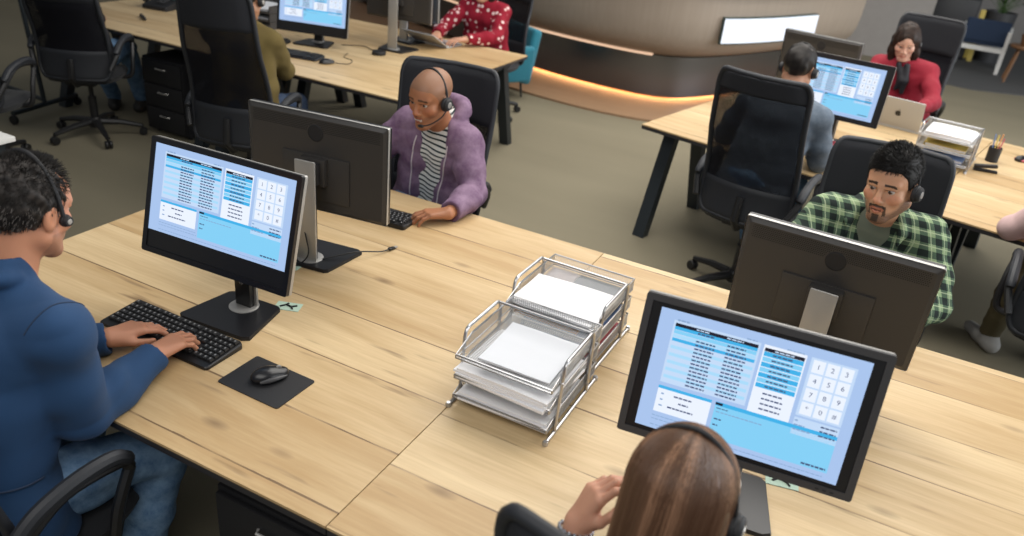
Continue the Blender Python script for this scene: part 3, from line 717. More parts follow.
# ------------------------------------------------------------------ task chairs
def chair(label, loc, rotz, group=None, top=1.22, seat=.48, bot=None, wt=.44, wb=.50, hr=.26, arms=True, recl=.13):
    """high-backed mesh chair; the sitter looks along +Y"""
    t = thing('office_chair', label, 'chair', loc, rotz, group); bot = bot if bot is not None else seat-.02
    mb = MB()
    for i in range(5):
        a = 2*PI*i/5+.3; d = Vector((math.cos(a), math.sin(a), 0)); mb.tube([d*.03+Vector((0, 0, .115)), d*.17+Vector((0, 0, .105)), d*.31+Vector((0, 0, .075))], [.026, .022, .016], 8)
    mb.lathe([(.045, .075), (.045, .13), (.034, .145)], 16); mb.build('star_base', 'black', t)
    for i in range(5):
        a = 2*PI*i/5+.3; d = Vector((math.cos(a), math.sin(a), 0)); p = Vector((-d.y, d.x, 0)); c = MB()
        for sg in (-1, 1):
            rot = d.to_track_quat('Y', 'Z').to_matrix() @ Euler((0, PI/2, 0)).to_matrix(); c.lathe([(.006, -.009), (.026, -.009), (.029, -.005), (.029, .005), (.026, .009), (.006, .009)], 14, d*.315+p*sg*.014+Vector((0, 0, .030)), 0, rot)
        c.tube([d*.315+Vector((0, 0, .03)), d*.312+Vector((0, 0, .082))], .009, 8); c.build('caster', 'black', t)
    mb = MB(); mb.tube([(0, 0, .12), (0, 0, .30)], .028, 12); mb.tube([(0, 0, .28), (0, 0, seat-.06)], .016, 12); mb.box((0, -.03, seat-.065), (.20, .26, .04), 0, None, .01); mb.build('gas_column', 'black', t)
    bm = bmesh.new(); bmesh.ops.create_grid(bm, x_segments=14, y_segments=14, size=.5); vs = []
    def sp(u, v):
        x = (u-.5)*2; y = (v-.5)*2; e = (1-.18*y*y*x*x); return x*.245*e, y*.235*e
    top_ = []; bm.free(); n = 14; V = []; F = []
    for lay in (0, 1):
        for jx in range(n+1):
            for i in range(n+1):
                x, y = sp(i/n, jx/n); u, w = abs(i/n-.5)*2, jx/n; edge = max(u, abs(w-.5)*2)
                z = seat+.012*(u**2)-.02*max(0, w-.75)*2 - .03*max(0, edge-.86)/.14 if lay == 0 else seat-.05-.0*w
                V.append((x*(1 if lay == 0 else .95), y*(1 if lay == 0 else .95), z))
    k = (n+1)**2
    for jx in range(n):
        for i in range(n):
            a = jx*(n+1)+i; F.append((a, a+1, a+n+2, a+n+1)); F.append((k+a+n+1, k+a+n+2, k+a+1, k+a))
    ring = [i for i in range(n+1)]+[(j_+1)*(n+1)+n for j_ in range(n)]+[n*(n+1)+n-1-i for i in range(n)]+[(n-1-j_)*(n+1) for j_ in range(n-1)]
    for a, b in zip(ring, ring[1:]+ring[:1]): F.append((a, k+a, k+b, b))
    mb = MB(); mb.add(V, F); mb.build('seat', 'seat_fabric', t, True, .9)
    # backrest surface: y as a function of height (lumbar curve plus recline) and of width (wraps forward)
    Hh = top-bot
    def S(x, s):
        wd = wb/2+(wt/2-wb/2)*s; z = bot+Hh*s; y = -.235-.0-recl*s*.9+.045*math.sin(min(1, s*1.6)*PI)+.0; return Vector((x*wd, y+.055*x*x, z))
    def edge(s): # rounded ends narrow the panel
        r = .075/Hh; a = 1
        if s > 1-r: a = 1-.16*(1-math.sqrt(max(0, 1-((s-(1-r))/r)**2)))
        if s < r*1.5: a = 1-.22*(1-math.sqrt(max(0, 1-((r*1.5-s)/(r*1.5))**2)))
        return a
    ss = [0, .01, .025, .05, .08, .13, .2, .3, .4, .5, .6, .7, .8, .87, .91, .945, .97, .985, .995, 1]
    path = [S(edge(s), s) for s in ss]+[S(x, 1) for x in (.5, 0, -.5)]+[S(-edge(s), s) for s in reversed(ss)]+[S(x, 0) for x in (-.4, 0, .4)]
    mb = MB(); mb.tube(path, .0145, 8, 0, True); mb.build('back_frame', 'shell', t, True, 1.0)
    def panel(name, s0, s1, mat, th, nu=12, nv=14, yo=0.):
        V = []; F = []
        for lay in (0, 1):
            for jx in range(nv+1):
                s = s0+(s1-s0)*jx/nv
                for i in range(nu+1):
                    p = S((i/nu*2-1)*edge(s), s); e = max(abs(i/nu-.5)*2, abs(jx/nv-.5)*2); p.y += yo+(th if lay == 0 else -th)*(1-max(0, e-.8)**2*18); V.append(p)
        k = (nu+1)*(nv+1)
        for jx in range(nv):
            for i in range(nu):
                a = jx*(nu+1)+i; F.append((a, a+nu+1, a+nu+2, a+1)); F.append((k+a, k+a+1, k+a+nu+2, k+a+nu+1))
        mb = MB(); mb.add(V, F); return mb.build(name, mat, t, True, 1.0)
    s_lo = .25; s_hi = 1-hr/Hh
    V = []; F = []; nu, nv = 12, 16
    for jx in range(nv+1):
        s = s_lo+(s_hi-s_lo)*jx/nv
        for i in range(nu+1): V.append(S((i/nu*2-1)*edge(s), s))
    for jx in range(nv):
        for i in range(nu): a = jx*(nu+1)+i; F.append((a, a+1, a+nu+2, a+nu+1))
    mb = MB(); mb.add(V, F); mb.build('mesh_back', 'mesh', t, True, 1.0)
    panel('lower_shell', .0, s_lo, 'shell', .013); panel('headrest', s_hi, .995, 'head_fabric', .024, yo=.006)
    mb = MB(); mb.tube([(0, -.06, seat-.06), (0, -.20, seat-.06), (0, -.262, seat+.0), S(0, .18)+Vector((0, -.02, 0))], [.028, .026, .022, .02], 8); mb.build('back_bracket', 'black', t)
    if arms:
        for sx in (-1, 1):
            x = sx*.285; mb = MB()
            mb.tube(spline([(sx*.20, .03, seat-.05), (x, .04, seat-.03), (x+sx*.01, .07, seat+.09), (x, .125, seat+.185)], 6), [.016]*19, 8); mb.tube(spline([(x, .125, seat+.185), (x, .10, seat+.215), (x, -.05, seat+.222), (x, -.16, seat+.16), (sx*.25, -.225, seat+.06)], 6), [.017]*25, 8); mb.build('armrest', 'black', t)
            mb = MB(); mb.tube(spline([(x*.985, -.185, seat+.165), (x, -.12, seat+.215), (x, -.02, seat+.240), (x, .08, seat+.238), (x, .130, seat+.205)], 6), [.016]+[.021]*23+[.016], 10); mb.build('arm_pad', 'shell', t)
    return t
CH = {}

# ------------------------------------------------------------------ desks
def bench(label, loc, rotz, w, d, mat, ends=(True, True), mid=False):
    """double bench desk; origin at the near left corner on the floor, X along, Y across"""
    t = thing('bench_desk', label, 'desk', loc, rotz)
    mb = MB(); mb.box((w/2, d/2, DZ-.004), (w-.003, d, .008), 0); mb.build('desktop', mat, t, False)
    mb = MB(); mb.box((w/2, d/2, DZ-.019), (w-.004, d-.002, .022), 0, None, .002); mb.build('desktop_edge', 'edge', t, False)
    for xx, on in ((.10, ends[0]), (w-.10, ends[1])):
        if not on: continue
        for y0, y1 in ((.26, .05), (d/2-.33, d/2-.13), (d/2+.20, d/2-.02), (d-.26, d-.05)):
            mb = MB(); p = [Vector((xx, y0, DZ-.03)), Vector((xx, y1, 0))]
            mb.add([(xx-.04, y0-.035, DZ-.03), (xx+.04, y0-.035, DZ-.03), (xx+.04, y0+.035, DZ-.03), (xx-.04, y0+.035, DZ-.03), (xx-.04, y1-.035, 0), (xx+.04, y1-.035, 0), (xx+.04, y1+.035, 0), (xx-.04, y1+.035, 0)], [(0, 1, 2, 3), (7, 6, 5, 4), (0, 4, 5, 1), (1, 5, 6, 2), (2, 6, 7, 3), (3, 7, 4, 0)])
            mb.build('leg', 'steel_dark', t, False)
        mb = MB(); mb.box((xx, d/2, DZ-.055), (.06, d-.3, .05)); mb.build('cross_rail', 'steel_dark', t, False)
    for y in (.30, d-.30):
        mb = MB(); mb.box((w/2, y, DZ-.06), (w-.2, .05, .04)); mb.build('long_rail', 'steel_dark', t, False)
    mb = MB(); mb.box((w/2, d/2, DZ-.10), (w-.5, .34, .012)); mb.box((w/2, d/2-.17, DZ-.07), (w-.5, .006, .07)); mb.box((w/2, d/2+.17, DZ-.07), (w-.5, .006, .07)); mb.build('cable_tray', 'edge', t, False)
    return t

# ------------------------------------------------------------------ the benches
bench('front oak bench desk carrying the typing man and the wire letter trays', (-2.558, 1.07, 0), 0, 1.676, 1.76, 'oak_a')
bench('front oak bench desk under the brunette woman at the right', (-.882, 1.07, 0), 0, 1.68, 1.76, 'oak_b')
bench('back oak bench desk ending beside the woman in red polka dots', (-4.38, 4.05, 0), 0, 1.68, 1.78, 'oak_c')
bench('back oak bench desk before the person in jeans at the far left', (-6.06, 4.05, 0), 0, 1.678, 1.78, 'oak_c')
RB = R(-12.5); ro = Vector((-1.36, 4.71, 0)); rex = Vector((math.cos(RB), math.sin(RB), 0)); rey = Vector((-math.sin(RB), math.cos(RB), 0))
bench('angled oak bench desk at the right back with splayed leg showing', ro, RB, 1.65, 1.86, 'oak_d')
bench('angled oak bench desk running out of the right edge', ro+rex*1.652, RB, 1.65, 1.86, 'oak_d')
def rb(u, v, z=DZ): p = ro+rex*u+rey*v; return (p.x, p.y, z)
# pale desk corner at the left edge
t = thing('side_desk', 'pale white desk corner at the left edge', 'desk', (-4.55, 1.55, 0))
mb = MB(); mb.box((.45, .35, DZ-.012), (.90, .66, .024), 0, None, .003); mb.build('desktop', 'white', t)
for x, y in ((.06, .08), (.84, .08), (.06, .62), (.84, .62)):
    mb = MB(); mb.box((x, y, (DZ-.025)/2), (.05, .05, DZ-.025)); mb.build('leg', 'steel_dark', t, False)
def pedestal(label, loc, rotz=0, group=None):
    t = thing('drawer_pedestal', label, 'drawer unit', loc, rotz, group)
    mb = MB(); mb.box((0, 0, .305), (.40, .52, .55), 0, None, .006); mb.build('carcass', 'soft_black', t)
    for i in range(3):
        z = .125+i*.178; mb = MB(); mb.box((0, -.268, z), (.385, .016, .168), 0, None, .004); d = mb.build('drawer', 'soft_black', t)
        mb = MB(); mb.tube([(-.045, -.276, z+.03), (-.04, -.290, z+.03), (.04, -.290, z+.03), (.045, -.276, z+.03)], .005, 8); mb.build('handle', 'silver', d)
    for x in (-.16, .16):
        for y in (-.2, .2):
            mb = MB(); mb.lathe([(.022, 0), (.022, .03)], 12, (x, y, 0)); mb.build('foot', 'black', t)
pedestal('black drawer pedestal under the front desk beside the jeans', (-1.12, 1.42, 0))
pedestal('black drawer pedestal with silver handles under the left back desk', (-4.83, 4.38, 0))

# ------------------------------------------------------------------ monitors
full = (0, 0, 1, .83); inset = (.045, .035, .955, .965)
Bx = lambda x, y: (x, y, DZ)
monitor('black monitor showing the call page in front of the man in the blue blazer', Bx(-1.697, 1.600), R(3), .367, R(15), rect=full)
monitor('monitor seen from behind, hiding the chest of the man in purple', Bx(-1.766, 2.145), R(187.4), .363, R(0))
monitor('grey rimmed monitor lit up in front of the brown haired woman', Bx(-.115, 1.655), R(5.2), .338, R(12.8), rect=inset, grey=True)
monitor('monitor seen from behind in front of the man in the plaid shirt', Bx(-.024, 2.365), R(177.2), .326, R(6))
monitor('lit monitor on the right back desk in front of the person in grey', (-.335, 5.165, DZ), R(-7), .346, R(6.6), rect=inset)
monitor('dark backed monitor on the right back desk, behind the lit one', (-.578, 6.18, DZ), R(168.7), .299, R(5))
monitor('lit monitor on the left back desk beside the silver stand', (-3.99, 4.80, DZ), R(14), .262, R(9), rect=full)
monitor('dark backed monitor on a silver stand on the left back desk', (-3.50, 5.20, DZ), R(183), .40, R(0))
monitor('dark monitor before the woman in red polka dots', (-3.60, 5.52, DZ), R(172), .36, R(2))

# ------------------------------------------------------------------ keyboards, mice, pads
KM = {}
def keyboard(label, loc, rotz, w=.445, d=.150, separate=False, group=None, pale=False):
    t = thing('keyboard', label, 'keyboard', loc, rotz, group)
    mb = MB(); mb.add(*wedge(w, d, .010, .020)); mb.build('keyboard_case', 'alu' if pale else 'kbase', t, True, .5)
    rows = [(.058, [(.0, 1)]+[(1.9+i+.45*(i//4), 1) for i in range(12)]), (.036, [(i, 1) for i in range(13)]+[(13, 2)]), (.0165, [(0, 1.5)]+[(1.5+i, 1) for i in range(12)]+[(13.5, 1.5)]), (-.003, [(0, 1.75)]+[(1.75+i, 1) for i in range(11)]+[(12.75, 2.25)]), (-.0225, [(0, 1.25)]+[(1.25+i, 1) for i in range(11)]+[(12.25, 2.75)]), (-.042, [(0, 1.4), (1.4, 1.2), (2.6, 1.4), (4, 6), (10, 1.4), (11.4, 1.2), (12.6, 2.4)])]
    u = .0188; x0 = -w/2+.012; K = []
    for y, ks in rows:
        for a, l in ks: K.append((x0+a*u+l*u/2, y, l*u-.003, .0160))
        ex = x0+15.4*u
        if y in (.058, .036, .0165) or y == -.042 or y == -.0225:
            for i in range(3):
                if y == -.0225 and i != 1: continue
                K.append((ex+i*u+.009, y, u-.003, .0160))
        ex = x0+18.7*u
        for i in range(4): K.append((ex+i*u+.009, y, u-.003, .0160))
    allk = MB()
    for i, (x, y, kw, kd) in enumerate(K):
        z = .0150+(y+d/2)/d*.010
        if x+kw/2 > w/2-.004: continue
        bm = bmesh.new(); bmesh.ops.create_cube(bm, size=1); bmesh.ops.scale(bm, vec=(kw, kd, .006), verts=bm.verts)
        for v in bm.verts:
            if v.co.z > 0: v.co.x *= (kw-.003)/kw; v.co.y *= .82
        k = MB() if separate else allk
        k.bm(bm, (0, 0, 0) if separate else (x, y, z))
        zz = .0033; lx, ly, lz = (0, 0, 0) if separate else (x, y, z)
        k.add([(lx-.0035, ly-.0015, lz+zz), (lx+.0015, ly-.0015, lz+zz), (lx+.0015, ly+.0045, lz+zz), (lx-.0035, ly+.0045, lz+zz)], [(0, 1, 2, 3)], 1)
        if separate:
            kk = round(kw, 4)
            if kk not in KM: KM[kk] = k.mesh('key', ['key', 'legend'], False)
            o = bpy.data.objects.new('key', KM[kk]); link(o, t); o.location = (x, y, z); o.rotation_euler = (R(3.8), 0, 0)
    if not separate: allk.build('keys', ['key', 'legend'], t, False)
    return t
def wedge(w, d, h0, h1):
    p = rrect(w, d, .012, 4); n = len(p); V = []; H = lambda y: h0+(h1-h0)*(y+d/2)/d
    for s, f in ((1, 0), (1, .75), (.985, 1)): V += [(x*s, y*s, H(y)*f) for x, y in p]
    F = [tuple(range(n-1, -1, -1)), tuple(range(2*n, 3*n))]
    for r_ in (0, 1): F += [(r_*n+i, r_*n+(i+1) % n, (r_+1)*n+(i+1) % n, (r_+1)*n+i) for i in range(n)]
    return V, F
def mouse(label, loc, rotz, accent='bezel_grey', s=1.):
    t = thing('mouse', label, 'mouse', loc, rotz)
    v = Vol(); v.ell((0, -.008, .010), (.031*s, .045*s, .026*s), None, .01); v.ell((0, .025, .008), (.026*s, .034*s, .018*s), None, .01); v.fn(lambda P: P[:, 2]-.001, -1, .002)
    V, F = v.mesh(.0022); np_obj('mouse_body', V, F, 'bezel', t)
    for sx in (-1, 1):
        mb = MB(); mb.tube([(sx*.0275*s, -.035*s, .010), (sx*.0325*s, -.01, .013), (sx*.0305*s, .02, .012), (sx*.024*s, .045*s, .009)], [.004, .0075, .006, .003], 8); mb.build('side_grip', accent, t)
    mb = MB(); mb.lathe([(.002, -.003), (.009, -.003), (.0095, 0), (.009, .003), (.002, .003)], 16, (0, .030*s, .0245), 0, (0, PI/2, 0)); mb.build('scroll_wheel', 'silver', t)
    return t
keyboard('black keyboard under the hands of the man in the blue blazer', (-1.765, 1.432, DZ), R(0), separate=True)
keyboard('black keyboard under the hand of the man in the purple hoodie', (-1.86, 2.56, DZ), R(184))
keyboard('black keyboard at the lit monitor on the left back desk', (-3.86, 4.44, DZ), R(10), .40, .14)
keyboard('black keyboard near the hands in olive sleeves', (-4.30, 4.62, DZ), R(14), .36, .13)
keyboard('keyboard before the lit monitor on the right back desk', (-.42, 4.92, DZ), R(-9))
o = MB(); o.prism(rrect(.222, .158, .008, 4), 0, .003); pd = o.build('mouse_pad', 'soft_black', None, False); pd.location = (-1.37, 1.415, DZ); pd.rotation_euler = (0, 0, R(-1)); tag(pd, 'black mouse pad on the front desk beside the keyboard', 'mouse pad')
mouse('grey sided black mouse on the mouse pad', (-1.375, 1.43, DZ+.003), R(-28))
mouse('black mouse beside the keyboard on the left back desk', (-3.575, 4.43, DZ), R(-30))
mouse('dark mouse on the right back desk near the right edge', (.80, 5.76, DZ), R(-50), 'pinkfile')

# ------------------------------------------------------------------ cables, cards, small things
def cable(label, pts, plug=True, r=.0026, ends='usb_plug'):
    t = thing('cable', label, 'cable', pts[0]); P = [Vector(p)-Vector(pts[0]) for p in pts]
    s_ = spline(P, 8); MB().tube(s_, r, 7).build('cord', 'cable', t)
    if plug:
        d = (s_[-1]-s_[-2]).normalized(); rot = d.to_track_quat('Y', 'Z').to_matrix(); MB().box(s_[-1]+d*.012, (.014, .030, .008), 0, rot, .002).build('plug', 'black', t); MB().box(s_[-1]+d*.034, (.010, .014, .005), 0, rot).build('plug_tip', 'silver', t)
    return t
cable('black cable with loose plug trailing from the silver stand', [(-1.80, 2.06, DZ+.12), (-1.80, 2.03, DZ+.05), (-1.765, 2.03, DZ+.003), (-1.70, 2.10, DZ+.018), (-1.63, 2.185, DZ+.030), (-1.585, 2.27, DZ+.012), (-1.575, 2.315, DZ+.008)])
cable('black cable looping down the silver stand onto the front desk', [(-1.80, 2.075, DZ+.20), (-1.755, 2.045, DZ+.12), (-1.735, 2.035, DZ+.05), (-1.765, 2.015, DZ+.004), (-1.80, 1.99, DZ+.003)], False)
cable('thin cable curling behind the mouse on the left back desk', [(-3.53, 4.47, DZ+.006), (-3.46, 4.52, DZ+.003), (-3.50, 4.62, DZ+.003), (-3.60, 4.66, DZ+.003), (-3.66, 4.78, DZ+.003)], False, .0022)
cable('black cable crossing the left back desk to the puck', [(-3.85, 4.95, DZ+.004), (-3.72, 5.05, DZ+.004), (-3.60, 5.0, DZ+.004), (-3.54, 5.06, DZ+.006)], False, .003)
def card(label, x, y, rz):
    t = thing('label_card', label, 'card', (x, y, DZ), rz); MB().box((0, 0, .0012), (.085, .05, .0016)).build('card', 'mint', t, False)
    mb = MB(); mb.tube([(-.025, -.008, .003), (-.008, .006, .004), (.012, -.004, .004), (.028, .008, .003)], .0035, 5); mb.tube([(-.008, .006, .004), (-.004, .018, .003)], .003, 5); mb.tube([(.012, -.004, .004), (.02, -.016, .003)], .003, 5); mb.build('dark_mark', 'soft_black', t)
card('mint card with dark mark beside the typing man\'s monitor base', -1.60, 1.77, .35)
card('mint card at the foot of the silver stand', -1.79, 2.00, .1)
card('mint card behind the brown haired woman\'s monitor', .015, 1.83, .2)
t = thing('speaker_puck', 'black round puck on the left back desk beside the silver stand', 'speaker', (-3.49, 4.93, DZ)); MB().lathe([(.046, 0), (.052, .008), (.052, .022), (.046, .028), (.01, .028)], 24).build('body', 'soft_black', t); MB().lathe([(.034, .0285), (.030, .030), (.01, .030)], 24).build('grille', 'bezel', t)
# desk phone at the far left
t = thing('desk_phone', 'black desk phone on the left back desk at the top', 'phone', (-5.62, 4.86, DZ), R(8))
mb = MB(); mb.add(*wedge(.24, .20, .03, .075)); mb.build('phone_base', 'soft_black', t, True, .5)
v = Vol(); v.limb([(-.085, -.085, .075), (-.085, -.05, .088), (-.085, .05, .100), (-.085, .085, .088)], [.026, .016, .016, .026], .015); V, F = v.mesh(.005); np_obj('handset', V, F, 'black', t)
mb = MB()
for i in range(12): mb.box((-.005+(i % 3)*.028, -.04+(i//3)*.022, .055+(i//3)*.0052), (.020, .014, .006), 0, (R(12), 0, 0), .002)
mb.build('phone_keys', 'bezel_grey', t); MB().box((.05, .065, .074), (.10, .04, .004), 0, (R(12), 0, 0), .001).build('phone_display', 'glass_edge', t)
t = thing('pen_case', 'black pen case lying on the left back desk', 'case', (-5.38, 4.46, DZ), R(-30)); v = Vol(); v.cone((-.07, 0, .014), (.07, 0, .014), .014, .012); V, F = v.mesh(.004); np_obj('case', V, F, 'soft_black', t); MB().tube([(-.072, .0, .0265), (.06, 0, .0262)], .0012, 5).build('zip', 'silver', t)
# laptops
def laptop(label, loc, rotz, ang, w=.31, d=.215, mark=True):
    t = thing('laptop', label, 'laptop', loc, rotz)
    mb = MB(); mb.box((0, 0, .008), (w, d, .014), 0, None, .006, 3); bs = mb.build('laptop_base', 'alu', t)
    mb = MB(); mb.box((0, -.035, .0156), (.10, .07, .0006)); mb.build('touchpad', 'silver', t, False)
    mb = MB()
    for r_ in range(5):
        for c_ in range(14): mb.box((-.126+c_*.0194, .075-r_*.0195, .0160), (.0165, .0165, .0014))
    mb.build('laptop_keys', 'key', t, False)
    e = bpy.data.objects.new('lid', None)
    rx = Euler((ang, 0, 0)).to_matrix(); mb = MB(); c = Vector((0, d/2, .014)); mb.box(c+rx @ Vector((0, -.004, d/2)), (w, .008, d), 0, rx, .004, 3); lid = mb.build('lid', 'alu', t)
    mb = MB(); mb.box(c+rx @ Vector((0, -.0085, d/2+.004)), (w-.02, .001, d-.03), 0, rx); mb.build('display', UI['panel'], lid, False)
    if mark:  # round fruit-like outline with a bite and a leaf
        pts = []
        for i in range(40):
            a = 2*PI*i/40; r_ = .021*(1-.10*math.exp(-((a-PI/2)/.35)**2)-.07*math.exp(-((a-1.5*PI)/.3)**2)); x, z = r_*math.cos(a)*.95, r_*math.sin(a)
            if (x-.026)**2+(z-.004)**2 < .0125**2:
                q = Vector((x-.026, z-.004)).normalized()*.0125; x, z = .026-abs(q.x), .004+q.y
            pts.append((x, z))
        mb = MB(); mb.add([c+rx @ Vector((-x, .0004, d/2+z)) for x, z in pts], [tuple(range(40))]); mb.add([c+rx @ Vector((-x, .0004, d/2+z)) for x, z in ((.001, .022), (.004, .030), (.010, .033), (.008, .025))], [(0, 1, 2, 3)]); mb.build('lid_emblem', 'bezel', lid, False)
    return t
laptop('silver open laptop with dark emblem in front of the woman in crimson', (.06, 6.02, DZ), R(168), R(-20), mark=True)
laptop('silver laptop under the hands of the woman in polka dots', (-3.40, 5.62, DZ), R(175), R(-60), .32, .21, False)

# ------------------------------------------------------------------ letter trays
TM = {}
def tray_mesh():
    if 'bottom' in TM: return
    w, d = .292, .345; mb = MB(); p = .0068; r = .00072
    nx = int(w/p); ny = int(d/p)
    def strip(a, b, wd=r): mb.tube([a, b], wd, 3, 0, False, False)
    for i in range(nx+1): x = -w/2+w*i/nx; strip((x, -d/2, 0), (x, d/2, 0))
    for i in range(ny+1): y = -d/2+d*i/ny; strip((-w/2, y, 0), (w/2, y, 0))
    hh = .038
    for i in range(ny+1):
        y = -d/2+d*i/ny; hy = hh*min(1, .28+max(0, (y+d/2)/(d*.35)))
        for sx in (-1, 1): strip((sx*w/2, y, 0), (sx*w/2, y, hy))
    for k in range(1, 8):
        z = hh*k/7; y0 = -d/2+max(0, (z/hh-.28))*d*.35
        for sx in (-1, 1): strip((sx*w/2, y0, z), (sx*w/2, d/2, z))
        strip((-w/2, d/2, z), (w/2, d/2, z))
    for i in range(nx+1): x = -w/2+w*i/nx; strip((x, d/2, 0), (x, d/2, hh))
    TM['bottom'] = mb.mesh('wire_mesh', 'wire', False)
    rim = MB(); yk = -d/2+.72*d*.35
    rim.tube([(-w/2, -d/2, hh*.28), (-w/2, yk, hh), (-w/2, d/2, hh), (w/2, d/2, hh), (w/2, yk, hh), (w/2, -d/2, hh*.28)], .0030, 6, 0, True); rim.tube([(-w/2, -d/2, 0), (-w/2, d/2, 0), (w/2, d/2, 0), (w/2, -d/2, 0)], .0026, 6, 0, True)
    for sx in (-1, 1): rim.tube([(sx*w/2, -d/2, 0), (sx*w/2, -d/2, hh*.28)], .0026, 6)
    TM['rim'] = rim.mesh('rim', 'chrome')
    fr = MB(); h = .222; fr.tube([(0, -.125, .0)]+bez((0, -.118, .17), (0, -.118, h+.01), (0, -.10, h), (0, -.07, h), 6)+bez((0, .05, h), (0, .085, h), (0, .095, h), (0, .098, .17), 6)+[(0, .102, .0)], .0052, 8)
    fr.tube([(0, -.19, .006), (0, .185, .006)], .0055, 8)
    for z in (.033, .099, .165): fr.tube([(-.006, -.120, z), (.006, -.120, z)], .004, 6); fr.tube([(-.006, .10, z), (.006, .10, z)], .004, 6)
    TM['frame'] = fr.mesh('side_frame', 'chrome')
    b = MB(); b.tube([(-.152, .085, .216), (.152, .085, .216)], .0042, 8); TM['bar'] = b.mesh('cross_bar', 'chrome')
    f = MB(); f.lathe([(.008, -.004), (.009, .004), (.006, .010)], 10); TM['foot'] = f.mesh('foot', 'chrome')
def letter_tray(label, loc, rotz=0):
    tray_mesh(); t = thing('letter_tray', label, 'letter tray', loc, rotz)
    for sx in (-1, 1): o = bpy.data.objects.new('side_frame', TM['frame']); link(o, t); o.location = (sx*.152, 0, 0)
    o = bpy.data.objects.new('cross_bar', TM['bar']); link(o, t)
    for z in (.028, .094, .160):
        o = bpy.data.objects.new('tray', TM['rim']); link(o, t); o.location = (0, 0, z); g = bpy.data.objects.new('wire_mesh', TM['bottom']); link(g, o)
    for sx in (-1, 1):
        for y in (-.185, .18): o = bpy.data.objects.new('foot', TM['foot']); link(o, t); o.location = (sx*.152, y, .0045)
    return t
def paper_stack(label, loc, rotz, w, d, n, mat='paper', seed=0, group=None, sag=.0):
    rr = random.Random(seed); t = thing('paper_stack', label, 'paper', loc, rotz, group); z = 0
    for i in range(n):
        th = rr.uniform(.004, .008); x, y, a = rr.uniform(-.006, .006), rr.uniform(-.008, .006), rr.uniform(-.04, .04); c, s_ = math.cos(a), math.sin(a); nu = 8
        mb = MB(); V = []
        ph = rr.random()*6
        for lay in (0, 1):
            for jx in range(nu+1):
                for i2 in range(nu+1):
                    u, v = (i2/nu-.5)*w, (jx/nu-.5)*d; zz = z+(th if lay else 0)+.0016*math.sin(u*18+ph)*lay*(1 if i == n-1 else .2)+.0012*math.cos(v*22+ph)*lay*(1 if i == n-1 else .2); V.append((x+u*c-v*s_, y+u*s_+v*c, zz))
        k = (nu+1)**2; F = []
        for jx in range(nu):
            for i2 in range(nu): q = jx*(nu+1)+i2; F += [(q, q+nu+1, q+nu+2, q+1), (k+q, k+q+1, k+q+nu+2, k+q+nu+1)]
        ring = [i2 for i2 in range(nu+1)]+[(j_+1)*(nu+1)+nu for j_ in range(nu)]+[nu*(nu+1)+nu-1-i2 for i2 in range(nu)]+[(nu-1-j_)*(nu+1) for j_ in range(nu-1)]
        for a_, b_ in zip(ring, ring[1:]+ring[:1]): F.append((a_, b_, k+b_, k+a_))
        mb.add(V, F); mb.build('sheaf', mat if not isinstance(mat, (list, tuple)) else mat[i % len(mat)], t, False); z += th+.0004
    return t
def folder(label, loc, rotz, w, d, h, mat):
    t = thing('folder', label, 'folder', loc, rotz); mb = MB(); mb.box((0, 0, h-.001), (w, d, .0018), 0, (0, R(.4), 0), .0006); mb.box((0, 0, .001), (w, d, .0018), 0, None, .0006); mb.box((-w/2, 0, h/2), (.002, d, h)); mb.build('cover', mat, t, False)
    mb = MB(); mb.box((.003, 0, h/2), (w-.012, d-.012, h-.006)); mb.build('sheets', 'paper', t, False); return t
t1 = (-.730, 1.795, DZ); t2 = (-.750, 2.140, DZ)
letter_tray('three tier wire letter tray nearest the camera on the front desk', t1, R(0))
letter_tray('three tier wire letter tray behind the nearest one on the front desk', t2, R(-1))
paper_stack('loose sheets in the top tier of the nearest letter tray', (t1[0]+.01, t1[1]-.035, DZ+.162), .05, .215, .225, 1, 'paper2', 1)
paper_stack('thick white paper in the middle tier of the nearest letter tray', (t1[0]-.003, t1[1]-.045, DZ+.096), -.03, .282, .255, 4, 'paper', 2)
paper_stack('white paper in the bottom tier of the nearest letter tray', (t1[0]+.002, t1[1]-.045, DZ+.030), .02, .272, .25, 3, 'paper', 3)
paper_stack('bright white paper filling the front of the rear letter tray', (t2[0], t2[1]-.065, DZ+.162), .0, .276, .20, 4, 'paper', 4)
folder('slate folder under the mesh of the rear letter tray', (t2[0]+.055, t2[1]+.10, DZ+.140), 0, .175, .12, .018, 'darkfile')
folder('rose grey folder under the mesh of the rear letter tray', (t2[0]-.085, t2[1]+.10, DZ+.140), 0, .095, .12, .018, 'rose')
folder('blue folder in the middle tier of the rear letter tray', (t2[0]+.02, t2[1]-.02, DZ+.097), .03, .24, .28, .022, 'bluefile')
folder('orange folder in the middle tier of the rear letter tray', (t2[0]-.02, t2[1]-.01, DZ+.119), -.04, .22, .26, .010, 'orange')
folder('pink folder in the bottom tier of the rear letter tray', (t2[0]+.02, t2[1]-.02, DZ+.033), -.03, .24, .27, .022, 'pinkfile')
folder('yellow folder in the bottom tier of the rear letter tray', (t2[0]+.01, t2[1]+.0, DZ+.052), .04, .23, .26, .015, 'yellowfile')
t3 = rb(1.52, 1.02); letter_tray('wire letter tray on the right back desk beside the laptop', t3, RB+R(4))
paper_stack('white paper in the wire tray on the right back desk', (t3[0]+.0, t3[1]-.02, DZ+.162), RB+R(3), .25, .27, 4, 'paper', 6)
folder('yellow folder in the wire tray on the right back desk', (t3[0], t3[1], DZ+.097), RB+R(4), .23, .27, .02, 'yellowfile')
folder('blue folder in the wire tray on the right back desk', (t3[0], t3[1], DZ+.033), RB+R(4), .23, .27, .02, 'bluefile')
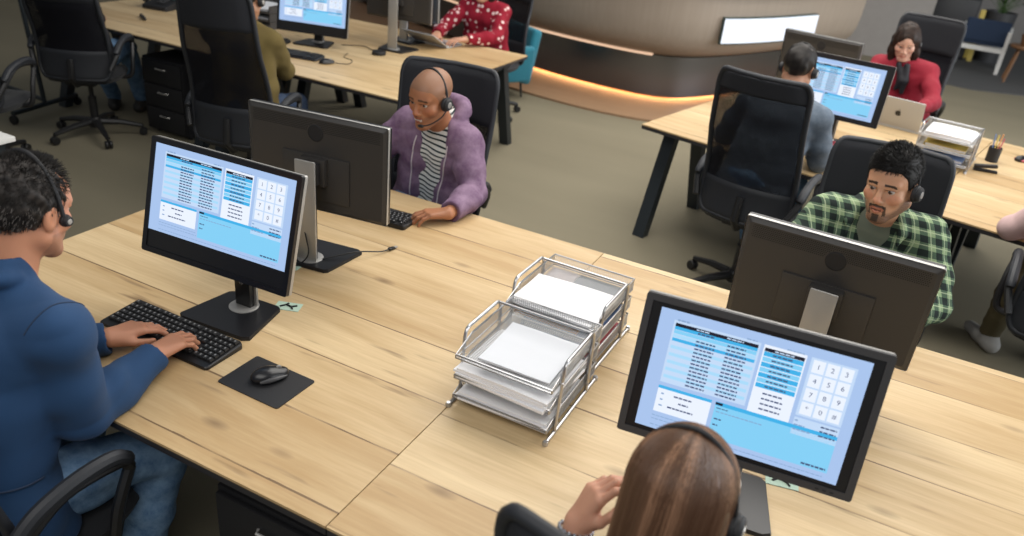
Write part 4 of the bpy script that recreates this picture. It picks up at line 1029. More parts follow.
def pot(label, loc, mat, stick):
    t = thing('pencil_pot', label, 'pencil pot', loc, 0); MB().lathe([(.036, 0), (.038, .09), (.034, .09), (.032, .006), (.001, .006)], 18).build('pot', mat, t)
    for i, c in enumerate(stick): a = i*1.7; MB().tube([(.012*math.cos(a), .012*math.sin(a), .01), (.028*math.cos(a), .028*math.sin(a), .15+.01*i)], .0038, 6).build('pen', c, t)
pot('dark pencil pot behind the wire tray on the right back desk', rb(1.74, 1.30), 'soft_black', ['pinkfile', 'yellowfile', 'bluefile', 'orange'])
t = thing('stapler', 'black stapler beside the wire tray on the right back desk', 'stapler', rb(1.76, 1.02), RB+R(20)); mb = MB(); mb.box((0, 0, .008), (.13, .036, .014), 0, None, .006); mb.build('stapler_base', 'black', t); mb = MB(); mb.box((-.005, 0, .034), (.125, .030, .022), 0, (0, R(-8), 0), .008); mb.build('stapler_arm', 'black', t)
t = thing('mug', 'red mug beside the lit monitor on the right back desk', 'mug', rb(1.02, .42)); MB().lathe([(.034, 0), (.038, .006), (.039, .09), (.036, .09), (.034, .01), (.001, .01)], 20).build('mug_body', 'pinkfile', t); MB().tube(bez((.038, 0, .075), (.07, 0, .08), (.07, 0, .02), (.038, 0, .02), 8), .005, 7).build('handle', 'pinkfile', t)
# dark document trays on the left back desk
for i, (lb) in enumerate(('lowest dark document tray of the stack on the left back desk', 'middle dark document tray of the stack on the left back desk', 'topmost dark document tray of the stack on the left back desk')):
    t = thing('document_tray', lb, 'document tray', (-4.66, 5.06, DZ+i*.062), R(6), 'dark document trays stacked on the left back desk'); mb = MB(); w, d = .27, .34
    mb.box((0, 0, .003), (w, d, .006)); mb.box((-w/2, 0, .03), (.006, d, .058)); mb.box((w/2, 0, .03), (.006, d, .058)); mb.box((0, d/2, .03), (w, .006, .058)); mb.box((0, -d/2, .010), (w, .006, .018)); mb.build('tray_shell', 'bezel_grey', t, False)
    mb = MB(); mb.box((0, -.01, .014+.004*i), (.22, .30, .012+.004*i)); mb.build('sheets', 'paper2', t, False)

# ------------------------------------------------------------------ chairs
chair('black armchair on casters under the man in the blue blazer', (-1.79, .93, 0), R(-2), seat=.455, top=1.12)
chair('black high back chair behind the man in the purple hoodie', (-1.93, 3.10, 0), R(189), top=1.20, wt=.50, wb=.48)
chair('charcoal high back chair behind the man in the plaid shirt', (.06, 3.44, 0), R(181), top=1.17, wt=.48, wb=.50)
chair('chair of the brown haired woman, only its top corner showing', (-.13, 1.195, 0), R(3), top=1.235, wt=.52, arms=False)
chair('high back mesh chair, its back turned, holding the person in grey', (-.545, 4.32, 0), R(-9), top=1.31, seat=.54, wt=.46, wb=.50, hr=.10)
chair('high back chair, its back turned, holding the person in olive', (-3.50, 3.58, 0), R(16), top=1.36, wt=.42, wb=.52, hr=.22)
chair('high back chair turned away at the far left, holding the person in jeans', (-5.20, 3.79, 0), R(30), top=1.27, seat=.50, wt=.46, wb=.48)
chair('chair cut off by the left edge of the picture', (-5.13, 2.98, 0), R(24), top=1.20)
chair('dark high back chair behind the woman in crimson', (.03, 7.15, 0), R(170), top=1.30, wt=.48, wb=.46)
chair('dark chair behind the woman in red polka dots', (-3.34, 6.42, 0), R(178), top=1.25, arms=False)
chair('dark chair cut off by the right edge of the picture', (.97, 3.96, 0), R(-6), top=1.22, seat=.50)

# ------------------------------------------------------------------ curved counter
C0 = Vector((-2.6, 8.3, 0))
def counter():
    P = [Vector(p)-C0 for p in spline([(-7.5, 9.9, 0), (-5.6, 9.0, 0), (-4.7, 8.55, 0), (-3.93, 8.2, 0), (-3.07, 8.0, 0), (-2.40, 7.97, 0), (-2.0, 8.14, 0), (-1.64, 8.7, 0), (-1.31, 9.45, 0), (-.90, 10.4, 0)], 12)]; Nn = []
    for i in range(len(P)):
        d = (P[min(i+1, len(P)-1)]-P[max(i-1, 0)]).normalized(); Nn.append(Vector((-d.y, d.x, 0)))   # inward, away from the room
    t = thing('reception_counter', 'curved reception counter with flared wood front and glowing foot step', 'counter', C0)
    def wall(name, prof, mat, i0=0, i1=None, parent=t):
        V = []; k = len(prof); F = []; ii = list(range(i0, len(P) if i1 is None else i1+1))
        for i in ii:
            for o, z in prof: q = P[i]+Nn[i]*o; V.append((q.x, q.y, z))
        for i in range(len(ii)-1):
            for j in range(k): a = i*k+j; b = i*k+(j+1) % k; F.append((a, a+k, b+k, b))
        F.append(tuple(range(k))); F.append(tuple((len(ii)-1)*k+j for j in reversed(range(k))))
        return MB().add(V, F).build(name, mat, parent, True, .5)
    wall('foot_step', [(-.72, 0), (-.72, .022), (.50, .022), (.50, 0)], 'plinth')
    wall('kick_panel', [(.06, .062), (.04, .48), (.30, .48), (.30, .022), (.18, .022), (.18, .062)], 'kick')
    wall('foot_light', [(.160, .042), (.160, .058), (.178, .058), (.178, .042)], 'led', [i for i, p in enumerate(P) if p.x+C0.x > -4.2][0])
    wall('ledge_light', [(-.012, .480), (-.012, .500), (.04, .500), (.04, .480)], 'led_soft', 0, [i for i, p in enumerate(P) if p.x+C0.x < -2.3][-1])
    wall('front_panel', [(.0, .50), (-.14, .56), (-.23, .65), (-.27, .75), (-.29, .90), (-.30, 1.14), (.50, 1.14), (.50, .50)], 'laminate')
    wall('worktop', [(-.34, 1.14), (-.34, 1.18), (.55, 1.18), (.55, 1.14)], 'edge')
    # painted glow added on the front in place of a window reflection
    s0 = thing('painted_reflection', 'bright white painted glow standing in for a window reflection on the curved counter front', 'painted reflection', (-1.3, 8.7, .83))
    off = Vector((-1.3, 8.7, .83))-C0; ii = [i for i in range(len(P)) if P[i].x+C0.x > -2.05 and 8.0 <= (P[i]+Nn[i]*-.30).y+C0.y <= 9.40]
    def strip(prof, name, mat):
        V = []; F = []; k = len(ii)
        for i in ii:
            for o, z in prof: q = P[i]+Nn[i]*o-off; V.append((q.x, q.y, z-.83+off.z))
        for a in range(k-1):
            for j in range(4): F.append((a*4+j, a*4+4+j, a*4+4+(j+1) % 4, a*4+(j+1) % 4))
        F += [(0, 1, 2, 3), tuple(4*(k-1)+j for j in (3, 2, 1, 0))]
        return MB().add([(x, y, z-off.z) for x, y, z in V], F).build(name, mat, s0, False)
    strip([(-.345, .70), (-.305, .70), (-.305, .955), (-.345, .955)], 'reflection_back', 'glass_edge'); strip([(-.353, .712), (-.346, .712), (-.346, .943), (-.353, .943)], 'reflection_face', 'sign')
counter()

# ------------------------------------------------------------------ things at the back
def lounge(label, loc, rotz, mat, s=1.):
    t = thing('lounge_chair', label, 'armchair', loc, rotz); t.scale = (s, s, s)
    mb = MB(); mb.box((0, 0, .30), (.56, .52, .20), 0, None, .05, 4); mb.build('seat', mat, t)
    mb = MB(); mb.box((0, -.25, .47), (.60, .13, .62), 0, (R(10), 0, 0), .05, 4); mb.build('backrest', mat, t)
    for sx in (-1, 1): mb = MB(); mb.box((sx*.29, .0, .40), (.10, .50, .40), 0, (0, R(sx*6), 0), .04, 4); mb.build('armrest', mat, t)
    for x in (-.2, .2):
        for y in (-.18, .18): MB().tube([(x, y, .21), (x*1.1, y*1.1, 0)], [.016, .011], 8).build('leg', 'steel_dark', t)
lounge('teal upholstered lounge chair in front of the curved counter', (-3.60, 7.12, 0), R(150), 'teal', .86)
t = thing('armchair', 'white framed seat with navy upholstery at the far right, its back turned', 'armchair', (.86, 13.65, 0), R(-4))
mb = MB(); mb.box((0, .02, .43), (.54, .50, .12), 0, None, .035, 3); mb.build('seat_cushion', 'navy', t); mb = MB(); mb.box((0, -.24, .57), (.56, .06, .30), 0, (R(4), 0, 0), .025, 3); mb.build('back_cushion', 'navy', t)
for sx in (-1, 1):
    for y in (-.26, .28): MB().box((sx*.29, y, .30), (.05, .05, .60), 0, (R(4 if y < 0 else -4), 0, 0)).build('leg', 'white', t, False)
    MB().box((sx*.29, .02, .585), (.06, .52, .035), 0, None, .01).build('arm_rail', 'white', t)
for y in (-.26, .28): MB().box((0, y, .33), (.54, .04, .06)).build('seat_rail', 'white', t, False)
def plant(label, loc, h, w, potm, ph, pr_, n=46, seed=1):
    rr = random.Random(seed); t = thing('potted_plant', label, 'plant', loc)
    MB().lathe([(pr_*.75, 0), (pr_, ph), (pr_*.92, ph), (pr_*.88, ph-.03), (.01, ph-.03)], 20).build('plant_pot', potm, t)
    mb = MB(); lf = MB()
    for i in range(n):
        a = rr.random()*2*PI; e = rr.uniform(.15, 1.1); l = h*rr.uniform(.5, 1.); d = Vector((math.cos(a)*math.sin(e), math.sin(a)*math.sin(e), math.cos(e)))
        p0 = Vector((rr.uniform(-.04, .04), rr.uniform(-.04, .04), ph-.03)); p1 = p0+d*l*.6+Vector((0, 0, l*.1)); p2 = p0+d*l*w+Vector((0, 0, l*.05)); mb.tube([p0, p1], .003, 4); lw = l*.11; sd = d.cross(Vector((0, 0, 1))).normalized()*lw
        mid = (p1+p2)/2+Vector((0, 0, .02)); lf.add([p1, mid+sd, p2, mid-sd, mid+Vector((0, 0, -.006))], [(0, 1, 4), (1, 2, 4), (2, 3, 4), (3, 0, 4)])
    mb.build('stems', 'leaf', t); o = lf.build('foliage', 'leaf', t, False)
plant('dark plant in a tall grey pot behind the white framed seat', (1.02, 14.5, .0), .55, 1., 'bezel_grey', .74, .22, 50, 3)
plant('green plant at the far right edge on a wooden stool', (1.36, 13.05, .50), .42, 1., 'wood_leg', .14, .12, 46, 5)
plant('plant on the dark cabinet behind the woman in crimson', (-.15, 14.35, .92), .5, 1., 'navy', .16, .13, 40, 6)
t = thing('stool', 'brown wooden stool under the green plant at the far right', 'stool', (1.36, 13.05, 0))
MB().lathe([(.20, .46), (.21, .48), (.20, .50), (.01, .50)], 24).build('seat', 'wood_leg', t)
for i in range(4): a = PI/4+i*PI/2; MB().tube([(.12*math.cos(a), .12*math.sin(a), .465), (.21*math.cos(a), .21*math.sin(a), 0)], .016, 8).build('leg', 'wood_leg', t)
t = thing('cabinet', 'dark low cabinet by the back wall behind the woman in crimson', 'cabinet', (.05, 14.4, 0))
MB().box((0, 0, .45), (1.3, .45, .90), 0, None, .01).build('carcass', 'soft_black', t)
for sx in (-1, 1):
    d = MB().box((sx*.32, -.232, .46), (.62, .016, .82), 0, None, .004).build('door', 'bezel_grey', t); MB().tube([(sx*.06, -.245, .40), (sx*.06, -.252, .52)], .006, 6).build('handle', 'silver', d)
t = thing('tall_cabinet', 'tall black cabinet beside the plant at the back', 'cabinet', (.46, 15.3, 0)); MB().box((0, 0, .95), (.42, .45, 1.9), 0, None, .01).build('carcass', 'soft_black', t); MB().box((0, -.232, .95), (.40, .016, 1.8), 0, None, .004).build('door', 'black', t)
t = thing('folding_board', 'narrow yellow folded board beside the navy seat', 'sign', (.765, 14.3, 0), R(10)); t.scale = (.8, .9, 1.03)
for sy, n in ((-1, 'front_leaf'), (1, 'rear_leaf')): MB().box((0, sy*.075, .365), (.09, .012, .74), 0, (R(sy*11), 0, 0), .004).build(n, 'yellowfile', t)
rg = MB(); rg.prism([(x, y) for x, y in [(.0, 12.1), (.8, 11.95), (1.6, 12.25), (2.6, 12.9), (4.5, 13.6), (6.5, 14.5), (6.5, 16.8), (-1.4, 16.8), (-1.4, 14.0), (-.6, 13.45), (.0, 13.4)]], .0, .012); o = rg.build('rug', 'rug', None, False); tag(o, 'dark grey rug under the navy seat at the back', 'rug')
# mobile whiteboard stand at the left
t = thing('whiteboard_stand', 'dark wheeled stand with a thin pole at the left edge', 'stand', (-5.86, 3.86, 0), R(10))
MB().tube([(0, 0, .10), (-.12, -.02, 1.95)], .017, 8).build('pole', 'steel_dark', t); MB().tube([(-1.25, .30, .10), (-1.28, .28, 1.95)], .017, 8).build('pole', 'steel_dark', t)
MB().tube([(0, -.30, .085), (0, .32, .085)], .02, 8).build('foot_bar', 'steel_dark', t); MB().tube([(-1.25, -.0, .085), (-1.25, .62, .085)], .02, 8).build('foot_bar', 'steel_dark', t); MB().tube([(0, 0, .12), (-1.25, .30, .12)], .018, 8).build('cross_bar', 'steel_dark', t)
MB().box((-.68, .14, 1.45), (1.2, .03, .85), 0, (0, 0, R(-13.5)), .008).build('board', 'white', t)
for x, y in ((0, -.30), (0, .32), (-1.25, 0), (-1.25, .62)): MB().lathe([(.008, -.012), (.034, -.012), (.036, 0), (.034, .012), (.008, .012)], 14, (x, y, .037), 0, (PI/2, 0, 0)).build('caster', 'black', t)

# ------------------------------------------------------------------ people
def joints(o, th, **w):
    return {k: to_local(o, th, p) for k, p in w.items()}
def brows(col, w=1., thick=.0042):
    def f(paint, near, x, y, z, ax):
        zz = .0295-.0065*np.clip((ax-.016)/.034, 0, 1)**2; paint(near & (y > .05) & (ax > .012) & (ax < .050) & (np.abs(z-zz) < thick), col, .85*w)
    return f
# --- man in the blue blazer
o, th = (-1.79, .80, 0), R(-2)
j = joints(o, th, hip=(-1.80, .82, .56), chest=(-1.80, .94, .97), neck=(-1.785, .985, 1.115), shl=(-1.99, .97, 1.055), shr=(-1.595, .985, 1.045), ell=(-1.995, 1.06, .785), elr=(-1.605, 1.005, .785), wrl=(-1.835, 1.275, .79), wrr=(-1.665, 1.285, .79), knl=(-1.95, 1.24, .53), knr=(-1.60, 1.23, .53), anl=(-1.95, 1.15, .09), anr=(-1.62, 1.08, .09))
hd = (to_local(o, th, (-1.785, 1.085, 1.272)), R(10), R(15), R(0))
def stub(paint, near, x, y, z, ax):
    brows((.03, .02, .015))(paint, near, x, y, z, ax)
    paint(near & (z < -.045) & (y > -.0) & (z > -.13), (.20, .12, .085), .35)
cur = [(.30, .45, .35), (.32, .5, .4), (.36, .55, .4), (.42, .6, .4)]
root, hc, m = person('man in a blue blazer typing at the near left, seen from behind', o, th, j, (.55, .25, .145), hd, fine=.0032, facecol=stub, trousers='denim', hands={'r': dict(f=(-.03, .96, .02), fing=cur, spread=.10), 'l': dict(f=(.25, .95, .02), fing=cur, spread=.10)})
def bcollar(v):
    c = V3(j['neck']); ring = [c+V3((math.cos(a)*.072, math.sin(a)*.072-.004, .036+.022*(-math.sin(a)))) for a in np.linspace(PI*.98, PI*2.02, 12)]; v.limb(ring, [.015]*14, .012)
jb = j; gb = top_garment(root, j, 'blazer', .018, 'blazer', (.93, .93), .0055, .0055, 24, .056, collar=bcollar, fill=.040, neckoff=(0, .020, .088), extra=lambda v: (v.cone(V3(j['hip'])+V3((-.10, .0, -.04)), V3(j['hip'])+V3((.10, .0, -.04)), .150, .150, .05), [v.cone(V3(j['hip'])+V3((sx*.12, .02, -.03)), V3(j['hip'])+V3((sx*.15, .07, -.10)), .125, .085, .05) for sx in (-1, 1)], v.fn(lambda P: P[:, 2]-.468, -1, .006)))
hr_ = hair_cap(root, hc, m, (.010, .008, .007), (.084, .106, .094), (0, -.02, .040), h=.003, amp=.004, freq=170, col2=(.045, .038, .034), line=hairline((-.13, -.09, -.05, -.030, -.012, .012, .026, .040, .055, .075, .11), (-.095, -.100, -.085, -.050, .004, .006, -.012, .024, .052, .070, .082)))
short_strands(hr_, hc, m, 4800, (0, -.02, .040), (.084, .106, .094), hairline((-.13, -.09, -.05, -.030, -.012, .012, .026, .040, .055, .075, .11), (-.078, -.085, -.075, -.045, .006, .008, -.010, .026, .054, .072, .084)), (.008, .0065, .0055), ln=.012, gray=(.13, .115, .105), front=.020)
headset('black headset on the dark haired man in the blue blazer', o, th, hc, m, cups=(1, 1), boom=-1, band=(.089, .150), cs=.5, fwd=.026)
# --- man in the purple hoodie
o, th = (-1.93, 3.10, 0), R(189)
j = joints(o, th, hip=(-1.90, 3.14, .56), chest=(-1.835, 3.09, .915), neck=(-1.81, 3.05, 1.055), shl=(-1.665, 3.035, .975), shr=(-2.005, 3.085, .975), ell=(-1.555, 2.93, .79), elr=(-2.17, 2.95, .79), wrl=(-1.535, 2.685, .782), wrr=(-2.02, 2.72, .79), knl=(-1.78, 2.66, .53), knr=(-2.02, 2.68, .53), anl=(-1.78, 2.6, .09), anr=(-2.04, 2.6, .09))
hd = (to_local(o, th, (-1.792, 2.92, 1.178)), R(-16), R(13), R(-2))
def shaved(paint, near, x, y, z, ax):
    brows((.03, .016, .010))(paint, near, x, y, z, ax)
    hl = np.interp(y, (-.13, -.05, -.02, .02, .04, .06, .085), (-.08, -.07, -.02, -.01, .03, .058, .070)); paint(near & (z > hl), (.19, .115, .075), .62)
    paint(near & (z < -.05) & (y > .03), (.16, .085, .055), .28); paint(near & (ax < .022) & (np.abs(z+.050) < .006) & (y > .07), (.09, .05, .035), .45)
root, hc, m = person('man in a purple hoodie over a striped shirt, smiling behind the dark monitor', o, th, j, (.37, .155, .075), hd, fine=.003, smile=1.0, facecol=shaved, gaze=(.12, -.1), hands={'l': dict(f=unit(V3(to_local(o, th, (-1.66, 2.575, .775)))-V3(j['wrl']))+V3((0, 0, .04)), fing=[(.32, .5, .35)]*4, spread=.10), 'r': dict(fing=[(.3, .5, .4)]*4)}, trousers='denim')
top_garment(root, j, 'tee_stripe', .005, 'striped_shirt', arms=False, h=.006, folds=.002, ff=24, neck=.060, neckoff=(0, .010, .070), fill=.030)
def hood_open(v):
    ax = unit(V3(j['shr'])-V3(j['shl'])); n = V3(j['neck']); h_ = V3(j['hip']); c = V3(j['chest'])
    v.limb([n+V3((0, .09, .05)), c+V3((0, .175, .03)), (c+h_)*.5+V3((0, .18, .02)), h_+V3((0, .16, .06))], [.072, .088, .078, .058], .012, -1)
def hood(v):
    c = V3(j['neck']); ring = [c+V3((math.cos(a)*.092, -math.sin(a)*.082-.012, .030+.026*math.sin(a))) for a in np.linspace(-.45, PI+.35, 14)]; v.limb(ring, [.024, .028]+[.034]*10+[.028, .024], .02)
    c2 = c+V3((0, -.13, -.05)); v.ell(c2, (.095, .05, .085), None, .03)
g = top_garment(root, j, 'hoodie', .018, 'hoodie', (.86, .9), .0055, .0045, 34, .068, opening=hood_open, collar=hood)
zp = MB()
n = V3(j['neck']); c = V3(j['chest']); h_ = V3(j['hip'])
def surf_strip(gar, pts, dirv, r, nm, mat, par):
    """lay a thin tape along points dropped onto the garment"""
    me = gar.data; from mathutils.bvhtree import BVHTree
    bv = BVHTree.FromPolygons([v.co[:] for v in me.vertices], [p.vertices[:] for p in me.polygons]); out = []
    for p in pts:
        q = bv.ray_cast(Vector(p)+Vector(dirv)*.25, -Vector(dirv), .6)
        if q[0] is not None: out.append(q[0]+Vector(dirv)*.001)
    if len(out) > 3: return MB().tube(out, r, 6).build(nm, mat, par)
sh = V3(jb['shr']); surf_strip(gb, [tuple(sh+V3((-.012, -.075+.15*t, .02*math.sin(t*PI)))) for t in np.linspace(0, 1, 24)], (.35, -.1, .93), .0018, 'shoulder_seam', 'navy', gb)
hp = V3(jb['hip']); surf_strip(gb, [tuple(hp+V3((.1, -.06+.13*t, .13-.015*t))) for t in np.linspace(0, 1, 20)], (1, 0, 0), .003, 'pocket_welt', 'navy', gb)
ch = V3(jb['chest']); surf_strip(gb, [tuple(ch*(1-t)+hp*t+V3((0, -.05, .09-.05*t))) for t in np.linspace(0, 1, 30)], (0, -1, 0), .0018, 'back_seam', 'navy', gb)
for sx, o_ in ((-1, .084), (1, .084)):
    pts = [tuple(n*(1-t)+h_*t+V3((sx*(o_+.006*math.sin(t*6)), 0, -.03))) for t in np.linspace(.12, .75, 24)]; surf_strip(g, pts, (0, 1, 0), .0035, 'zip_tape', 'zip', g)
headset('black headset on the shaven headed man in the purple hoodie', o, th, hc, m, cups=(1, 1), boom=-1, band=(.084, .128))
# --- man in the plaid shirt
o, th = (.06, 3.44, 0), R(181)
j = joints(o, th, hip=(.06, 3.42, .56), chest=(.06, 3.33, .915), neck=(.062, 3.275, 1.045), shl=(.25, 3.29, .985), shr=(-.125, 3.27, .985), ell=(.34, 3.12, .78), elr=(-.25, 3.10, .78), wrl=(.16, 2.86, .79), wrr=(-.10, 2.85, .79), knl=(.18, 2.95, .53), knr=(-.08, 2.95, .53), anl=(.18, 2.9, .09), anr=(-.08, 2.9, .09))
hd = (to_local(o, th, (.070, 3.170, 1.186)), R(-19), R(5), R(3))
def beard(paint, near, x, y, z, ax):
    brows((.012, .009, .008), 1.1, .0048)(paint, near, x, y, z, ax)
    hl = np.interp(ax, (0, .02, .04, .055, .066, .08), (-.079, -.079, -.072, -.055, -.030, -.005)); paint(near & (y > -.005) & (z < hl) & (z > -.125), (.022, .015, .012), np.clip((hl-z)/.016, 0, 1)*np.clip((y+.005)/.02, 0, 1)*(.66+.14*np.sin(x*900)*np.sin(z*800+y*500)))
    paint(near & (y > .07) & (ax < .027) & (z < -.0440-.006*(ax/.027)) & (z > -.0560-.008*(ax/.027)), (.012, .009, .008), .9); paint(near & (y > .06) & (ax > .021) & (ax < .030) & (z < -.050) & (z > -.09), (.012, .009, .008), .85)
    paint(near & (y > .07) & (ax < .012) & (z < -.083) & (z > -.112), (.012, .009, .008), .85)
root, hc, m = person('bearded man in a green plaid shirt behind the right dark monitor', o, th, j, (.56, .30, .18), hd, fine=.003, s=1.05, smile=.3, facecol=beard, gaze=(.15, -.15), hands={'l': dict(fing=[(.3, .5, .4)]*4), 'r': dict(fing=[(.3, .5, .4)]*4)}, trousers='darktrouser')
top_garment(root, j, 'tee_green', .005, 't_shirt', arms=False, h=.006, folds=.002, ff=26, neck=.060, neckoff=(0, .010, .070), fill=.028)
def shirt_open(v):
    n = V3(j['neck']); c = V3(j['chest']); h_ = V3(j['hip'])
    v.limb([n+V3((0, .085, .055)), c+V3((0, .175, .03)), (c+h_)*.5+V3((0, .18, 0))], [.066, .076, .05], .010, -1)
def shirt_collar(v):
    c = V3(j['neck']); ring = [c+V3((math.cos(a)*.082, -math.sin(a)*.07-.008, .018+.016*math.sin(a))) for a in np.linspace(-.75, PI+.75, 14)]; v.limb(ring, [.015]*14, .012)
    for sx in (-1, 1): v.limb([c+V3((sx*.078, .03, .010)), c+V3((sx*.098, .088, -.045)), c+V3((sx*.092, .108, -.085))], [.018, .016, .009], .012)
top_garment(root, j, 'plaid', .018, 'plaid_shirt', (.9, .9), .0055, .0045, 30, .068, opening=shirt_open, collar=shirt_collar)
PL = hairline((-.13, -.09, -.05, -.030, -.012, .012, .024, .036, .050, .068, .11), (-.06, -.07, -.06, -.035, .004, .004, -.020, .018, .050, .068, .078))
hair_p = hair_cap(root, hc, m, (.006, .0055, .005), (.083, .107, .098), (0, -.012, .048), s=1.05, h=.003, amp=.0018, freq=70, col2=(.014, .012, .011), line=PL)
short_strands(hair_p, hc, m, 5200, (0, -.012, .048), (.083, .107, .098), PL, (.006, .0052, .0048), s=1.05, ln=.011, rad=.001, flow=(.45, .25, .1), front=.012, seed=6)
headset('thin headset on the bearded man in the plaid shirt', o, th, hc, m, cups=(1, 0), boom=0, s=1.05, rad=.004, band=(.088, .150), tilt=.3)
# --- brown haired woman in the foreground
o, th = (-.13, 1.14, 0), R(3)
j = joints(o, th, hip=(-.13, 1.06, .55), chest=(-.14, 1.04, .86), neck=(-.143, 1.06, 1.01), shl=(-.30, 1.02, .935), shr=(.02, 1.03, .93), ell=(-.320, 1.125, .775), elr=(.09, 1.12, .785), wrl=(-.333, 1.185, .950), wrr=(-.02, 1.33, .79), knl=(-.25, 1.52, .54), knr=(-.02, 1.52, .54), anl=(-.25, 1.55, .09), anr=(-.02, 1.55, .09))
hd = (to_local(o, th, (-.143, 1.135, 1.155)), R(-6), R(22), R(0))
root, hc, m = person('woman with brown hair in the foreground, hand raised to her ear', o, th, j, (.58, .30, .20), hd, fine=.0032, fem=True, facecol=brows((.08, .04, .02)), mus=.85, neckr=.047, hands={'l': dict(f=(.28, .20, .92), u=(-.75, -.5, .2), fing=[(.35, .7, .5), (.45, .8, .5), (.55, .85, .5), (.65, .9, .5)], s=.95, spread=.10), 'r': dict(fing=[(.3, .5, .4)]*4, s=.92)})
top_garment(root, j, 'scarf', .012, 'blouse', (.30, .9), .007, .003, 30, .06, mus=.85)
hb = hair_cap(root, hc, m, (.075, .032, .015), (.094, .114, .104), (0, -.022, .035), h=.0035, amp=.0022, freq=60, stretch=(2.2, 2.2, .4), col2=(.16, .075, .036), mat='hair_gloss', line=hairline((-.14, -.09, -.04, .0, .03, .05, .065, .085, .12), (-.105, -.115, -.105, -.085, -.055, .00, .045, .068, .08)), extra=lambda v, g, m_: v.limb([g((-.055, -.03, -.03)), g((0, -.070, -.035)), g((.055, -.03, -.03))], [.034, .036, .034], .05))
rg_ = np.random.RandomState(9); cs = []; cc = []
for i in range(7000):
    a = rg_.rand()*2*PI; f = (math.cos(a), math.sin(a)); cr = np.array((.008, -.040, .137))
    rr0 = rg_.rand()*.05; end = -.055 if f[1] > .55 else -.03 if f[1] > .2 else -.075
    if f[1] > .75: end = .06
    t0 = rg_.rand()*.75; t1 = t0+.35+rg_.rand()*.5; pts = []; off = 1.0+.012*rg_.rand(); w_ = rg_.normal()*.05
    for t in np.linspace(t0, min(t1, 1.3+.15*rg_.rand()), 7):
        ph = t*(PI*.62 if f[1] < .55 else PI*.45); sp_ = math.sin(min(ph, PI/2)) if ph < PI/2 else 1-.02*(ph-PI/2); aa = a+w_*t
        x, y = .0955*math.cos(aa)*sp_, .1155*math.sin(aa)*sp_; z = .106*math.cos(ph) if ph < PI/2 else -(ph-PI/2)*.16
        pts.append(hc+m@(np.array((0, -.022, .035))+np.array((x, y, z))*off))
    if len(pts) < 4: continue
    cs.append(np.array(pts)); g_ = rg_.rand(); b_ = .5+.5*math.sin(a*9+math.sin(a*4)*2); cc.append(tuple(np.array((.085, .038, .019))*(1-g_*.6)+np.array((.42, .24, .145))*g_*(.18+.75*b_)))
merge_into(hb, *strands(cs, cc, .0012))
headset('grey headset band across the brown hair of the foreground woman', o, th, hc, m, cups=(0, 1), boom=0, band=(.100, .1475), rad=.005, tilt=1.6)
t = thing('bracelet', 'beaded bracelet on the raised wrist of the foreground woman', 'bracelet', (0, 0, 0)); W_ = Matrix.Rotation(th, 3, 'Z'); wl = Vector(o)+W_ @ Vector(j['wrl']); fd = (W_ @ (Vector(j['wrl'])-Vector(j['ell']))).normalized(); t.location = wl-fd*.012
u = fd.orthogonal().normalized(); w_ = fd.cross(u)
MB().tube([(u*math.cos(a)+w_*math.sin(a))*.0325 for a in np.linspace(0, 2*PI, 24, endpoint=False)], .0015, 5, 0, True).build('cord', 'black', t)
bm_ = MB().lathe([(.001, -.0055), (.0042, -.0036), (.0055, 0), (.0042, .0036), (.001, .0055)], 10).mesh('bead', 'bead')
for a in np.linspace(0, 2*PI, 18, endpoint=False): b = bpy.data.objects.new('bead', bm_); link(b, t); b.location = (u*math.cos(a)+w_*math.sin(a))*.0335

# --- people further away, same build, coarser
def far(label, o, th, hd, skin, top, haircol, jw, trousers='darktrouser', fem=False, hair='short', fine=.0055, hand=None, band=True, gar='shirt', hlabel=None, boom=0, lean=0, cuts=(.92, .92), group=None):
    j = joints(o, th, **jw); h = (to_local(o, th, hd[0]), *hd[1:])
    root, hc, m = person(label, o, th, j, skin, h, fine=fine, fem=fem, facecol=brows((.03, .02, .015), .7, .0030), trousers=trousers, hands=hand or {s: dict(fing=[(.3, .5, .4)]*4) for s in 'lr'}, mus=.88 if fem else 1., neckr=.047 if fem else .054)
    top_garment(root, j, top, .016, gar, cuts, .009, .005, 28, .066, mus=.88 if fem else 1.)
    c2 = tuple(min(1, c*1.9) for c in haircol)
    if hair == 'short': hair_cap(root, hc, m, haircol, (.084, .106, .094), (0, -.02, .042), h=.005, amp=.003, freq=120, col2=c2)
    else:
        hl = hairline((-.14, .14), (-.36, -.36))
        def ex(v, g, m_):
            for sx in (-1, 1): v.limb([g((sx*.062, .0, .02)), g((sx*.074, .004, -.08)), g((sx*.070, .030, -.19)), g((sx*.062, .052, -.27))], [.040, .036, .030, .016], .03)
            v.limb([g((0, -.06, -.02)), g((0, -.068, -.12)), g((0, -.06, -.20))], [.065, .060, .045], .04); v.ell(g((.0, .118, -.014)), (.060, .088, .101), m_, .006, -1); v.ell(g((0, .02, -.11)), (.050, .07, .07), m_, .02, -1)
        hair_cap(root, hc, m, haircol, (.088, .116, .098), (0, -.018, .042), h=.004, amp=.0025, freq=70, stretch=(2, 2, .5), line=hl, extra=ex, col2=c2)
    if hlabel: headset(hlabel, o, th, hc, m, cups=(1, 1), boom=boom, band=(.088, .140))
    return root, j, hc, m
